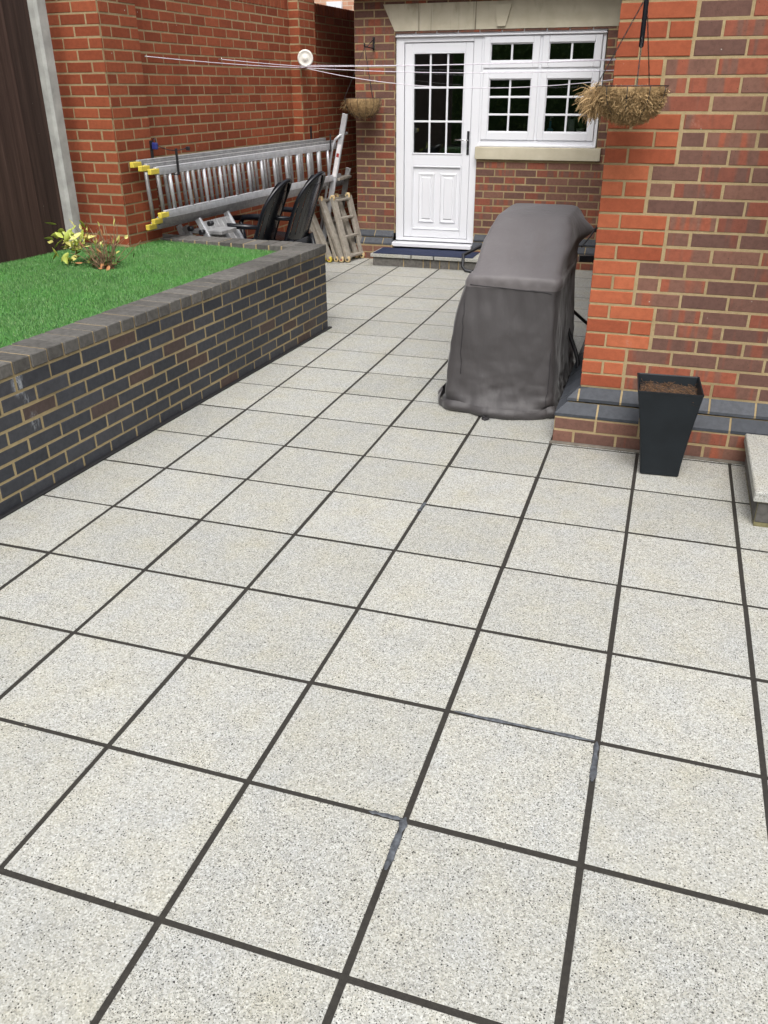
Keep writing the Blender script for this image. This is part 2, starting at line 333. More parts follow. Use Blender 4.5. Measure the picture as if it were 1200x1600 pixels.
def courses(mb, O, U, Nn, u0, u1, z0, n, holes=(), start=0, mat=0, rowfn=None, ch=.0028, jit=.0012, top=None):
    """stretcher bond between u0 and u1, n courses from z0"""
    for i in range(n):
        za = z0+i*.075+JT/2; zb = za+.065; zc = (za+zb)/2
        if rowfn: segs, first = rowfn(i)
        else: segs, first = [], u0
        for (s0, s1, mt, o_) in segs: brick(mb, O, U, Nn, s0, s1, za, zb, mt, o_, .014+o_, ch, jit)
        ph = ((i+start) % 2)*.1125; k = math.floor((first-u0-ph)/PU)-1
        blk = [(h[0], h[1]) for h in holes if h[2] < zc < h[3]]
        while True:
            b0 = u0+ph+k*PU+JT/2; b1 = b0+BL; k += 1
            if b0 >= u1: break
            if b1 <= first+.01: continue
            b0 = max(b0, first+(JT/2 if b0 < first else 0)) if rowfn else max(b0, first); b1 = min(b1, u1)
            parts = [(b0, b1)]
            for h0, h1 in blk:
                nx = []
                for p0, p1 in parts:
                    if h1 <= p0 or h0 >= p1: nx.append((p0, p1)); continue
                    if p0 < h0: nx.append((p0, h0))
                    if p1 > h1: nx.append((h1, p1))
                parts = nx
            for p0, p1 in parts:
                if p1-p0 > .018: brick(mb, O, U, Nn, p0, p1, za, zb, mat, 0, .014, ch, jit)
def plinth_run(mb, O, U, Nn, u0, u1, z, mitre0=0, mitre1=0, holes=()):
    """two chamfered plinth courses stepping back .112 in all; O on the MAIN face; mat 0 brick, 1 mortar"""
    for ci, (zb, o0) in enumerate(((z, .112), (z+.075, .056))):
        prof = [(o0-.05, zb+.004), (o0, zb+.004), (o0, zb+.02), (o0-.056, zb+.070), (o0-.10, zb+.070)]
        cut = u0+(.0 if ci else .1125)-PU*2; k = 0
        while True:
            b0, b1 = cut+k*PU+JT/2, cut+k*PU+JT/2+BL; k += 1
            if b0 > u1+.2: break
            lo, hi = u0-(o0 if mitre0 else 0), u1+(o0 if mitre1 else 0)
            if b1 < lo+.02 or b0 > hi-.02: continue
            e0, e1 = b0 <= lo+.02, b1 >= hi-.02; b0 = max(b0, lo); b1 = min(b1, hi)
            for h in holes:
                if b0 < h[0] < b1: b1 = h[0]-.002
                elif b0 < h[1] < b1: b0 = h[1]+.004
                elif h[0] <= b0 and b1 <= h[1]: b1 = b0
            if b1-b0 < .015: continue
            c = rnd3(); n = len(mb.v); jz = random.uniform(-.001, .001)
            for side, (b, e) in enumerate(((b0, e0), (b1, e1))):
                for (o_, z_) in prof:
                    uu = b
                    if side == 0 and e and mitre0: uu = u0-max(o_, -.02)
                    if side == 1 and e and mitre1: uu = u1+max(o_, -.02)
                    mb.v.append(tuple(O+U*uu+Nn*o_+UZ*(z_+jz)))
            flip = U.cross(UZ).dot(Nn) < 0
            fs = [[i, n and i, 0] for i in range(0)]
            for i in range(4):
                q = [n+i, n+5+i, n+6+i, n+1+i]; mb.face(q[::-1] if not flip else q, 0, None, c)
            mb.face([n+i for i in range(5)], 0, None, c); mb.face([n+5+i for i in range(5)][::-1], 0, None, c)
        prof2 = [(o0-.05, zb-.003), (o0-.004, zb-.003), (o0-.004, zb+.018), (o0-.060, zb+.068), (o0-.06, zb+.078), (o0-.12, zb+.078)]
        n = len(mb.v)
        for side in (0, 1):
            for (o_, z_) in prof2:
                uu = (u0-(max(o_, -.02) if mitre0 else 0)) if side == 0 else (u1+(max(o_, -.02) if mitre1 else 0))
                mb.v.append(tuple(O+U*uu+Nn*o_+UZ*z_))
        if not holes:
            for i in range(5): mb.face([n+i, n+6+i, n+7+i, n+1+i], 1)
        else:
            h = holes[0]
            for (ua, ub) in ((u0-(.11 if mitre0 else 0), h[0]), (h[1], u1)):
                m_ = len(mb.v)
                for uu in (ua, ub):
                    for (o_, z_) in prof2: mb.v.append(tuple(O+U*uu+Nn*o_+UZ*z_))
                for i in range(5): mb.face([m_+i, m_+6+i, m_+7+i, m_+1+i], 1)
# ------------------------------------------------------------ ground and paving
gb = MB(); gb.box((-30, -30, -.2), (60, 0, 0), (0, 70, 0), (0, 0, .19)); structure(gb.build('ground', plain('ground_earth', (.06, .055, .04), .95)))
pv = MB(); pv.box((-4.2, -4.4, -.008), (7.4, 0, 0), (0, 12.2, 0), (0, 0, .0062), 1)
PX, PY = .465, .4653; GX, GY = .0085, .0082
for i in range(-9, 6):
    for k in range(-5, 17):
        x0, x1, y0, y1 = i*PX+GX, (i+1)*PX-GX, k*PY+GY, (k+1)*PY-GY
        if y0 > 7.4 or (k > 6 and i > -1): continue
        jx, jy = random.uniform(-.0015, .0015), random.uniform(-.002, .002); dz = random.uniform(-.0007, .0009)
        pv.box((x0+jx, y0+jy, -.03), (x1-x0, 0, 0), (0, y1-y0, 0), (0, 0, .03+dz), 0, rnd3(), .0014)
paving = structure(pv.build('paving', [SLAB, JOINT]))
# pale sealant dragged over four of the joints
def smear(name, p, q, w_, seed):
    b = MB(); p, q = V(p), V(q); d = q-p; s_ = V((-d.y, d.x, 0)).normalized(); n = 26
    def P(i, j):
        t = i/(n-1); ww = w_*(.55+.75*noise.noise(V((t*5, seed, 0)))+.25)*min(1, 6*t+.25, 6*(1-t)+.25)
        o = (j-2)/2; return p+d*t+s_*(o*ww+.004*noise.noise(V((t*7, seed+5, o))))+UZ*(.0016+.0022*(1-o*o))
    b.grid(P, n, 5, flip=True); return structure(b.build(name, SMEAR, paving))
smear('sealant_smear', (-1*PX, -1*PY+.01, 0), (-1*PX, -1*PY-.17, 0), .011, 1)
smear('sealant_smear', (-.95*PX, .003, 0), (-.02*PX, 0, 0), .007, 2)
smear('sealant_smear', (-.002, .0, 0), (.001, -.17, 0), .010, 3)
smear('sealant_smear', (-1.22*PX, -1*PY, 0), (-1.0*PX, -1*PY, 0), .008, 4)
smear('sealant_smear', (-1.995*PX, 3.03*PY, 0), (-2.01*PX, 2.82*PY, 0), .010, 5)
# ------------------------------------------------------------ the house
house = thing('brick_house', 'red and purple brick house with white back door, window and a projecting orange cornered bay', 'house', (1.0, 5.0, 0))
HZ = .30
# projecting bay, front face
O1, Ux, Nf = V((-.35, 2.477, 0)), V((1, 0, 0)), V((0, -1, 0))
fb = MB()
def qrow(i):
    k = i % 6; o_ = .004; H, S = .1025, .215; w_ = .225 if k < 3 else .3375
    pat = {0: [S], 1: [H, H], 2: [S], 3: [H, S], 4: [S, H], 5: [H, S]}[k]; u_ = 0.; segs = []
    for t in pat: segs.append((u_, u_+t, 1, o_)); u_ += t+.01
    return segs, w_-.0
courses(fb, O1, Ux, Nf, 0, 2.9, HZ, 32, rowfn=qrow)
mortar_sheet(fb, O1, Ux, Nf, .004, 2.9, .28, 2.72, mat=2)
mortar_sheet(fb, O1, Ux, Nf, .004, .22, .3, 2.7, rec=.0, mat=2, back=.0036)
fb.build('wall', [MULTI, QUOIN, MORT], house)
fb = MB(); O1b = V((-.462, 2.365, 0)); courses(fb, O1b, Ux, Nf, 0, 3.0, 0, 2, start=1); mortar_sheet(fb, O1b, Ux, Nf, .004, 3.0, -.1, .152, mat=1)
plinth_run(fb2 := MB(), O1, Ux, Nf, 0, 2.9, .15, mitre0=1); fb.build('base_course', [MULTI, MORT], house); fb2.build('plinth', [PLINTH, MORT], house)
b = MB(); b.box((-.475, 2.338, -.02), (3.1, 0, 0), (0, .027, 0), (0, 0, .031), 0, ch=.006); b.build('mortar_fillet', plain('dark_fillet', (.12, .105, .085), .9, vs=20, var=.35), house)
# bay side face (looks west, towards the passage)
Os, Uy, Nw = V((-.35, 2.477, 0)), V((0, 1, 0)), V((-1, 0, 0))
sb = MB(); courses(sb, Os, Uy, Nw, .0155, 5.02, HZ, 32, mat=0); mortar_sheet(sb, Os, Uy, Nw, .016, 5.1, .28, 2.72, mat=1); sb.build('wall', [MULTI, MORT], house)
sb = MB(); Osb = V((-.462, 2.365, 0)); courses(sb, Osb, Uy, Nw, .0155, 5.02, 0, 2, start=1); mortar_sheet(sb, Osb, Uy, Nw, .016, 5.0, -.1, .152, mat=1)
sb.build('base_course', [MULTI, MORT], house); sp = MB(); plinth_run(sp, Os, Uy, Nw, 0, 4.92, .15, mitre0=1); sp.build('plinth', [PLINTH, MORT], house)
# rear wall with the door and window
Y0 = 7.5; Or = V((-3.44, Y0, 0)); HZ2 = .31
def ux(x): return x+3.44
hd = (ux(-2.987), ux(-2.07), 0, 2.285); hw = (ux(-2.09), ux(-.82), 1.085, 2.285)
rw = MB(); holes = [hd, hw]
courses(rw, Or, Ux, Nf, 0, 3.09, HZ2, 32, holes=holes, start=0)
mortar_sheet(rw, Or, Ux, Nf, .004, 3.09, .28, 2.72, holes=holes, mat=1)
rev = .12
for (x_, nx) in ((-2.987, 1), (-.82, -1)):
    zz0 = .3 if nx > 0 else 1.1
    while zz0 < 2.26:
        Oj = V((x_, Y0+.004, 0)); 
        if nx > 0: brick(rw, Oj, V((0, 1, 0)), V((1, 0, 0)), .0, .10, zz0, zz0+.065, 0, 0, .01)
        else: brick(rw, Oj, V((0, 1, 0)), V((-1, 0, 0)), .0, .10, zz0, zz0+.065, 0, 0, .01)
        zz0 += .075
rw.build('wall', [MULTI, MORT], house)
bs = MB(); Orb = V((-3.552, 7.388, 0)); h2 = [(hd[0]+.112, hd[1]+.112, 0, 1)]
courses(bs, Orb, Ux, Nf, 0, 3.1, 0, 2, start=0, holes=h2); mortar_sheet(bs, Orb, Ux, Nf, .004, 3.1, -.1, .158, holes=h2, mat=1)
pr = MB(); plinth_run(pr, Or, Ux, Nf, 0, hd[0]-.012, .16, mitre0=1); pr2 = MB(); plinth_run(pr2, Or, Ux, Nf, hd[1]+.012, 2.98, .16); pr2.build('plinth', [PLINTH, MORT], house); bs.build('base_course', [MULTI, MORT], house); pr.build('plinth', [PLINTH, MORT], house)
# house west side running back
ws = MB(); courses(ws, Or, Uy, Nw, .0155, 3.5, HZ2, 32); mortar_sheet(ws, Or, Uy, Nw, .016, 3.5, 0, 2.72, mat=1); ws.build('wall', [MULTI, MORT], house)
# stone lintel with keystone
def prism(mb, pts, y0, y1, m=0):
    n = len(mb.v); k = len(pts)
    for y_ in (y0, y1):
        for (x_, z_) in pts: mb.v.append((x_, y_, z_))
    mb.face(range(n, n+k), m); mb.face(list(range(n+k, n+2*k))[::-1], m)
    for i in range(k): j_ = (i+1) % k; mb.face([n+i, n+k+i, n+k+j_, n+j_], m)
lm = MB(); prism(lm, [(-2.99, 2.288), (-.72, 2.288), (-.6, 2.53), (-3.115, 2.53)], Y0-.006, Y0+.11); lm.build('lintel', STONE, house)
lm = MB(); prism(lm, [(-1.912, 2.31), (-1.828, 2.31), (-1.775, 2.5), (-1.945, 2.5)], Y0-.028, Y0-.007); lm.build('keystone', STONE, house)
lm = MB(); lm.box((-2.083, Y0-.035, 1.08), (1.31, 0, 0), (0, .16, 0), (0, 0, .122), ch=.005); lm.build('window_sill', STONE, house)
# door
FY = 7.535
def frame(mb, x0, x1, z0, z1, wl, wr, wb, wt, y0, y1, ch=.004):
    mb.box((x0, y0, z0), (wl, 0, 0), (0, y1-y0, 0), (0, 0, z1-z0), ch=ch); mb.box((x1-wr, y0, z0), (wr, 0, 0), (0, y1-y0, 0), (0, 0, z1-z0), ch=ch)
    mb.box((x0+wl, y0+.0005, z0), (x1-wr-x0-wl, 0, 0), (0, y1-y0-.001, 0), (0, 0, wb), ch=ch); mb.box((x0+wl, y0+.0005, z1-wt), (x1-wr-x0-wl, 0, 0), (0, y1-y0-.001, 0), (0, 0, wt), ch=ch)
dfm = MB(); frame(dfm, -2.985, -2.068, .20, 2.245, .088, .084, .035, .06, FY, FY+.07)
dfm.box((-2.985, FY-.018, 2.25), (2.155, 0, 0), (0, .09, 0), (0, 0, .035), ch=.006)
dfm.box((-2.985, FY-.028, 2.232), (2.155, 0, 0), (0, .03, 0), (0, 0, .017), ch=.004)
dfm.build('door_frame', UPVC, house)
df = MB(); df.box((-3.02, FY-.11, .145), (.945, 0, 0), (0, .17, 0), (0, 0, .042), ch=.004); df.build('door_threshold', UPVC, house)
door = MB(); DY = FY+.012; x0, x1, z0, z1 = -2.892, -2.157, .24, 2.18
gx0, gx1, gz0, gz1 = -2.803, -2.238, 1.113, 2.094
door.box((x0, DY, z0), (gx0-x0, 0, 0), (0, .05, 0), (0, 0, z1-z0), ch=.005); door.box((gx1, DY, z0), (x1-gx1, 0, 0), (0, .05, 0), (0, 0, z1-z0), ch=.005)
for (za, zb) in ((z0, .325), (.998, gz0), (gz1, z1)): door.box((gx0, DY+.0005, za), (gx1-gx0, 0, 0), (0, .049, 0), (0, 0, zb-za), ch=.004)
for px_ in (gx0+(gx1-gx0)/3, gx0+(gx1-gx0)*2/3): door.box((px_-.010, DY+.012, gz0), (.020, 0, 0), (0, .012, 0), (0, 0, gz1-gz0), ch=.003)
for pz_ in (1.44, 1.765): door.box((gx0, DY+.0125, pz_-.010), (gx1-gx0, 0, 0), (0, .011, 0), (0, 0, .020), ch=.003)
frame(door, gx0, gx1, gz0, gz1, .014, .014, .014, .014, DY-.006, DY+.02, .004)
door.box((gx0, DY+.014, .325), (gx1-gx0, 0, 0), (0, .03, 0), (0, 0, .673)); frame(door, gx0, gx1, .325, .998, .016, .016, .016, .016, DY-.007, DY+.02, .005)
def field(mb, x0, x1, z0, z1, y):          # raised and fielded panel
    n = len(mb.v); e = .03
    for (q, yy) in ((0, y), (.012, y-.014), (e+.012, y-.004), (e+.020, y-.016)):
        for (x_, z_) in ((x0+q, z0+q), (x1-q, z0+q), (x1-q, z1-q), (x0+q, z1-q)): mb.v.append((x_, yy, z_))
    for r_ in range(3):
        for i in range(4): k = (i+1) % 4; mb.face([n+r_*4+i, n+r_*4+k, n+r_*4+4+k, n+r_*4+4+i])
    mb.face([n+12, n+13, n+14, n+15])
field(door, -2.728, -2.542, .40, .925, DY+.0145); field(door, -2.478, -2.292, .40, .925, DY+.0145)
dob = door.build('door', UPVC, house)
g = MB(); g.box((gx0+.002, DY+.024, gz0+.002), (gx1-gx0-.004, 0, 0), (0, .004, 0), (0, 0, gz1-gz0-.004)); g.build('glass_pane', GLASS, dob)
hb = MB(); hb.box((-2.192, DY-.008, 1.115), (.028, 0, 0), (0, .009, 0), (0, 0, .235), 0, ch=.004); hb.tube([(-2.178, DY-.008, 1.262), (-2.178, DY-.045, 1.262), (-2.195, DY-.052, 1.262), (-2.312, DY-.05, 1.266)], .0085, 8, 1); hb.tube([(-2.178, DY-.002, 1.18), (-2.178, DY-.014, 1.18)], .009, 8, 1)
hb.build('handle', [BLK, plain('chrome', (.7, .7, .7), .15, 1)], dob)
# window
wf = MB(); wx0, wx1, wz0, wz1 = -2.067, -.832, 1.222, 2.246
frame(wf, wx0, wx1, wz0, wz1, .03, .032, .045, .03, FY, FY+.07); wf.box((-1.478, FY+.0005, wz0+.045), (.034, 0, 0), (0, .06, 0), (0, 0, wz1-wz0-.075), ch=.004); wf.box((wx0+.03, FY+.001, 1.915), (wx1-wx0-.062, 0, 0), (0, .06, 0), (0, 0, .03), ch=.004)
wf.box((wx0+.005, FY-.05, wz0-.019), (wx1-wx0-.005, 0, 0), (0, .11, 0), (0, 0, .022), ch=.005)
win = wf.build('window', UPVC, house)
for (a0, a1, c0, c1, rows) in ((-2.042, -1.474, 1.94, 2.226, 1), (-1.45, -.868, 1.94, 2.226, 1), (-2.042, -1.474, 1.268, 1.918, 3), (-1.45, -.868, 1.268, 1.918, 3)):
    s_ = MB(); sw = .066; sh = .064 if rows == 1 else .078; frame(s_, a0, a1, c0, c1, sw, sw, sh, sh, FY-.014, FY+.045, .006)
    ix0, ix1, iz0, iz1 = a0+sw, a1-sw, c0+sh, c1-sh; frame(s_, ix0, ix1, iz0, iz1, .008, .008, .008, .008, FY-.002, FY+.02, .002)
    xm = (ix0+ix1)/2; s_.box((xm-.010, FY+.006, iz0), (.020, 0, 0), (0, .012, 0), (0, 0, iz1-iz0), ch=.003)
    for r_ in range(1, rows): s_.box((ix0, FY+.0065, iz0+(iz1-iz0)*r_/rows-.010), (ix1-ix0, 0, 0), (0, .011, 0), (0, 0, .020), ch=.003)
    so = s_.build('sash', UPVC, win)
    g = MB(); g.box((ix0+.001, FY+.022, iz0+.001), (ix1-ix0-.002, 0, 0), (0, .004, 0), (0, 0, iz1-iz0-.002)); g.build('glass_pane', GLASS, win)
ib = MB()
for o_, X_, Y_, Z_ in (((-3.3, 7.7, 0), (2.8, 0, 0), (0, 2.4, 0), (0, 0, .05)), ((-3.3, 7.7, 2.62), (2.8, 0, 0), (0, 2.4, 0), (0, 0, .05)), ((-3.3, 10.1, 0), (2.8, 0, 0), (0, .05, 0), (0, 0, 2.65)), ((-3.35, 7.62, 0), (.05, 0, 0), (0, 2.5, 0), (0, 0, 2.65)), ((-.5, 7.62, 0), (.05, 0, 0), (0, 2.5, 0), (0, 0, 2.65))): ib.box(o_, X_, Y_, Z_)
ib.box((-2.05, 7.62, 1.25), (1.2, 0, 0), (0, .16, 0), (0, 0, .03)); ib.build('room_lining', DARKROOM, house)
# things on the inner sill
it = MB(); it.box((-1.16, 7.66, 1.28), (.075, 0, 0), (0, .06, 0), (0, 0, .19), ch=.006); it.box((-1.15, 7.665, 1.47), (.02, 0, 0), (0, .05, 0), (0, 0, .03), ch=.004)
tag(it.build('carton', plain('pale_carton', (.45, .5, .47), .6)), 'pale carton standing on the inner sill behind the right window pane', 'carton')
it = MB(); it.tube([(-1.335, 7.68, 1.28), (-1.335, 7.68, 1.37), (-1.335, 7.68, 1.385), (-1.335, 7.68, 1.45)], [.036, .036, .012, .010], 12, 0); it.tube([(-1.335, 7.68, 1.45), (-1.335, 7.68, 1.48), (-1.31, 7.67, 1.485)], .009, 8, 1)
tag(it.build('soap_bottle', [plain('blue_bottle', (.08, .28, .45), .3), WHITEP]), 'small blue pump bottle inside the right window pane', 'bottle')
it = MB(); it.tube([(-1.02, 7.69, 1.28), (-1.02, 7.69, 1.38)], [.03, .042], 12, 0)
for k in range(9):
    an = k*.7; it.tube([(-1.02, 7.69, 1.36), (-1.02+.03*math.cos(an), 7.69+.02*math.sin(an), 1.45), (-1.02+.075*math.cos(an), 7.69+.03*math.sin(an), 1.49+.02*math.sin(k*2.))], [.006, .008, .002], 5, 1)
tag(it.build('potted_plant', [WHITEP, plain('indoor_leaf', (.12, .2, .08), .5)]), 'little potted plant indoors at the right end of the window sill', 'plant')
# roofs / eaves above the picture
ef = MB(); ef.box((-3.75, 7.26, 2.65), (3.1, 0, 0), (0, .22, 0), (0, 0, .02)); ef.box((-3.75, 7.24, 2.63), (3.4, 0, 0), (0, .02, 0), (0, 0, .17)); ef.box((-.60, 2.25, 2.72), (3.6, 0, 0), (0, 5.3, 0), (0, 0, .02)); ef.box((-.62, 2.23, 2.70), (3.6, 0, 0), (0, .02, 0), (0, 0, .17)); ef.box((-.62, 2.25, 2.70), (.02, 0, 0), (0, 4.98, 0), (0, 0, .17))
ef.build('eave', UPVC, house)
rf = MB(); rf.poly([(-3.85, 7.2, 2.86), (3, 7.2, 2.86), (3, 10.5, 5.0), (-3.85, 10.5, 5.0)]); rf.box((-.66, 2.2, 2.875), (3.66, 0, 0), (0, 4.99, 0), (0, 0, .05)); rf.build('roof', plain('dark_roof_tiles', (.06, .045, .04), .85, vs=20), house)
cn = MB(); cn.box((.55, 1.45, 2.19), (1.7, 0, 0), (0, 1.0, 0), (0, 0, .09), ch=.01); cn.build('unseen_shade_canopy', UPVC, house)  # unseen canopy, added to cast shade on the upper right brickwork
# ------------------------------------------------------------ door step and mat
st = thing('door_step', 'low step with three pale slabs on grey bricks under the white door', 'step', (-2.5, 7.1, 0))
sb = MB(); x_ = -3.105; 
for w_ in (.36, .225, .08, .105, .105, .105, .225): sb.box((x_+.02, 7.005, 0), (w_-.012, 0, 0), (0, .37, 0), (0, 0, .088), 0, rnd3(), .003); x_ += w_
sb.box((-3.08, 7.012, 0), (1.2, 0, 0), (0, .36, 0), (0, 0, .086), 1); sb.build('brick_base', [COPE, MORT], st)
x_ = -3.11
for w_ in (.475, .255, .5):
    s_ = MB(); s_.box((x_, 6.985, .094), (w_-.012, 0, 0), (0, .40, 0), (0, 0, .036), 0, rnd3(), .004); s_.build('step_slab', SLAB, st); x_ += w_
mm = MB(); mm.grid(lambda i, j: (-3.085+.0375*i+.004*math.sin(j), 7.0+.0318*j, .1325+.0035+.0015*math.sin(i*1.3+j)), 31, 13); mm.box((-3.085, 7.0, .1305), (1.125, 0, 0), (0, .382, 0), (0, 0, .0035))
tag(mm.build('doormat', MAT_NAVY), 'navy blue doormat lying on the step below the white door', 'doormat')
# right hand step
rs = thing('entrance_step', 'pale speckled stone step beside the planter at the right edge', 'step', (.9, 2.0, 0))
b = MB(); b.box((.512, 1.61, .125), (.63, 0, 0), (0, .73, 0), (0, 0, .05), 0, (.8, .5, .5), .005); b.box((1.15, 1.61, .125), (.62, 0, 0), (0, .73, 0), (0, 0, .05), 0, (.6, .5, .5), .005); b.build('step_slab', SLAB, rs)
b = MB(); Ob = V((.532, 1.624, 0)); [brick(b, Ob, Ux, Nf, .004+k*.225, .219+k*.225, .022, .118) for k in range(5)]; b.box((.536, 1.6285, 0), (1.2, 0, 0), (0, .6, 0), (0, 0, .124), 2)
for k in range(3): brick(b, Ob, Uy, Nw, .016+k*.225, .231+k*.225, .022, .118)
b.build('brick_base', [COPE, MORT, plain('green_stained_mortar', (.14, .125, .06), .9, vs=30, var=.4)], rs)
# ------------------------------------------------------------ low garden wall with coping
gw = thing('garden_wall', 'low dark blue brick garden wall with weathered coping holding back the lawn', 'wall', tuple(L(-.1, -2)))
b = MB(); Ob = L(0, -5.85); Ne = LX
courses(b, Ob, LY, Ne, 0, 5.835, -.005, 8, start=1, ch=.003, jit=.0016); mortar_sheet(b, Ob, LY, Ne, .004, 5.832, -.1, .60, mat=1, rec=.002)
Nn_ = LY; Obk = L(0, 0) - LX*1.52; courses(b, Obk, LX, Nn_, 0, 1.505, -.005, 8, ch=.003); mortar_sheet(b, Obk, LX, Nn_, 0, 1.50, -.1, .60, mat=1)
b.build('brickwork', [BLUE, mortar('dark_sandy_mortar', (.28, .22, .12), (.38, .305, .17))], gw)
b = MB(); y_ = -5.85
while y_ < -.13:
    dz = random.uniform(-.0015, .0015); ov = random.uniform(.0, .004)
    b.box(L(-.215, y_+.004, .603), LX*(.217+ov), LY*.1025, UZ*(.063+dz), 0, rnd3(), .004); y_ += .1125
b.box(L(-.215, y_+.004, .603), LX*.218, LY*(-.004-y_), UZ*.063, 0, rnd3(), .004)
b.box(L(-.211, -5.85, .598), LX*.208, LY*5.84, UZ*.064, 1)
x_ = -1.53
while x_ < -.23:
    b.box(L(x_+.004, -.195, .603), LX*min(.1025, -.219-x_), LY*.22, UZ*(.063+random.uniform(-.0015, .0015)), 0, rnd3(), .004); x_ += .1125
b.box(L(-1.53, -.192, .598), LX*1.31, LY*.214, UZ*.0645, 1)
b.build('coping', [COPE, MORT], gw)
b = MB(); b.bar(L(.008, -5.8, .004), L(.008, 0.02, .004), .03, .016, m=0, ch=.004); b.build('bitumen_strip', plain('black_bitumen', (.012, .012, .013), .5), gw)
# ------------------------------------------------------------ lawn
def gz(x, y):
    """lawn height in wall coordinates"""
    t = min(max((-.215-x)/1.35, 0), 1); s_ = min(max((y+1.6)/1.4, 0), 1)
    z = .648+.022*t; z -= .03*s_*(1-.4*t); z += .006*noise.noise(V((x*2.2, y*2.2, 3)))*min(1, t*5)
    dpx = math.hypot(x+1.06, y+1.35); z -= .02*math.exp(-(dpx/.09)**2); z += .010*math.exp(-((dpx-.28)/.12)**2)
    return z
sl = MB(); sl.grid(lambda i, j: L(-.212-1.62*i/24, -5.8+5.62*j/90, gz(-.212-1.62*i/24, -5.8+5.62*j/90)-.004), 25, 91)
structure(sl.build('raised_bed_ground', plain('green_backing', (.02, .07, .015), .9)))
NB = 190000; xs = -.214-RNG.random(NB)*1.62; ys = -5.0+RNG.random(NB)*4.82
keep = (RNG.random(NB) < np.clip((ys+5.2)/1.6, .15, 1)); xs, ys = xs[keep], ys[keep]; NB = len(xs)
dh = np.hypot(xs+1.06, ys+1.35); kk = dh > .07+.02*RNG.random(NB); xs, ys = xs[kk], ys[kk]; NB = len(xs)
zs = np.array([gz(x_, y_) for x_, y_ in zip(xs, ys)])
hh = .011+.006*RNG.random(NB); an = RNG.random(NB)*2*np.pi; ln_ = .005+.006*RNG.random(NB); wd = .0016+.0008*RNG.random(NB)
bend = RNG.normal(.2, .9, NB); dx, dy = np.cos(an), np.sin(an); bx, by = np.cos(bend+2.2), np.sin(bend+2.2)
P0 = np.stack([xs-dx*wd, ys-dy*wd, zs-.004], 1); P1 = np.stack([xs+dx*wd, ys+dy*wd, zs-.004], 1); P2 = np.stack([xs+bx*ln_, ys+by*ln_, zs+hh*.8], 1)
PP = np.stack([P0, P1, P2], 1).reshape(-1, 3); Wd = np.outer(PP[:, 0], np.array(LX))+np.outer(PP[:, 1], np.array(LY))+np.array(LO); Wd[:, 2] = PP[:, 2]
me = bpy.data.meshes.new('lawn'); me.vertices.add(NB*3); me.vertices.foreach_set('co', Wd.astype('f').ravel())
me.loops.add(NB*3); me.loops.foreach_set('vertex_index', np.arange(NB*3, dtype='i')); me.polygons.add(NB); me.polygons.foreach_set('loop_start', np.arange(0, NB*3, 3, dtype='i'))
at = me.attributes.new('bc', 'FLOAT_COLOR', 'POINT'); cr = np.repeat(RNG.random(NB), 3); at.data.foreach_set('color', np.stack([cr, cr, cr, np.ones_like(cr)], 1).astype('f').ravel())
me.update(); me.validate(); me.materials.append(GRASS); lo_ = bpy.data.objects.new('lawn', me); COL.objects.link(lo_); lo_['kind'] = 'stuff'
tag(lo_, 'bright green artificial grass filling the raised bed', 'grass')
# ------------------------------------------------------------ shrub
def tubepath(p, d, n, step, curl, g_=0):
    pts = [V(p)]; d = V(d).normalized()
    for _ in range(n):
        d = (d+V((random.gauss(0, curl), random.gauss(0, curl), random.gauss(0, curl)+g_))).normalized(); pts.append(pts[-1]+d*step)
    return pts, d
sh = thing('pruned_shrub', 'straggly half bare shrub with yellow green leaves growing in the lawn', 'shrub', tuple(L(-1.06, -1.35, .65)))
base = L(-1.06, -1.35, .64); bm_ = MB(); tips = []
for k in range(38):
    an_ = random.uniform(0, 2*math.pi); r_ = random.uniform(.1, .9)
    pts, d = tubepath(base+V((math.cos(an_)*.05*r_, math.sin(an_)*.05*r_, 0)), (math.cos(an_)*r_, math.sin(an_)*r_, 1.15), random.randint(5, 8), .037, .13)
    bm_.tube(pts, [.0032*(1-.6*i/len(pts)) for i in range(len(pts))], 5); tips.append((pts[-1], d))
    for _ in range(2):
        q = random.choice(pts[2:]); p2, d2 = tubepath(q, (d.x+random.gauss(0, .7), d.y+random.gauss(0, .7), .7), 4, .02, .2)
        bm_.tube(p2, [.0018, .0016, .0013, .001, .0008], 4); tips.append((p2[-1], d2))
for k in range(8):   # long arching stems to the left and right
    dr = random.choice((V((-1, -.15, 0)), V((-1, .2, 0)), V((.9, .5, 0)))); pts, d = tubepath(base, dr+V((0, 0, .8)), 10, .034, .1)
    bm_.tube(pts, [.0028*(1-.05*i) for i in range(len(pts))], 5); tips.append((pts[-1], d))
bm_.build('stems', plain('dry_twigs', (.22, .14, .08), .8, var=.45, vs=30), sh)
lf = MB()
def leaf(mb, p, d, ln, wd_, m):
    d = V(d).normalized(); s_ = d.cross(V((random.gauss(0, 1), random.gauss(0, 1), 1.5))).normalized(); nn_ = s_.cross(d); n = 5
    def P(i, j):
        t = i/(n); ww = wd_*math.sin(math.pi*min(t*1.0+.06, 1))**.8; return p+d*ln*t+s_*(j-1)*ww+nn_*(.18*ln*math.sin(t*2.)*-1+abs(j-1)*ww*.5)
    mb.grid(P, n+1, 3, m)
lc = base+V((-.23, -.03, .17))
for k in range(62):   # the leafy clump on the left
    p = lc+V((random.gauss(.02, .07), random.gauss(0, .06), random.gauss(0, .055))); leaf(lf, p, (random.gauss(-.3, .7), random.gauss(-.2, .6), random.gauss(.1, .7)), random.uniform(.05, .10), random.uniform(.013, .021), random.choice((0, 0, 1)))
for k in range(58):
    p, d = random.choice(tips); leaf(lf, p, d+V((0, 0, .2)), random.uniform(.03, .065), random.uniform(.006, .013), random.choice((1, 1, 2, 2, 0)))
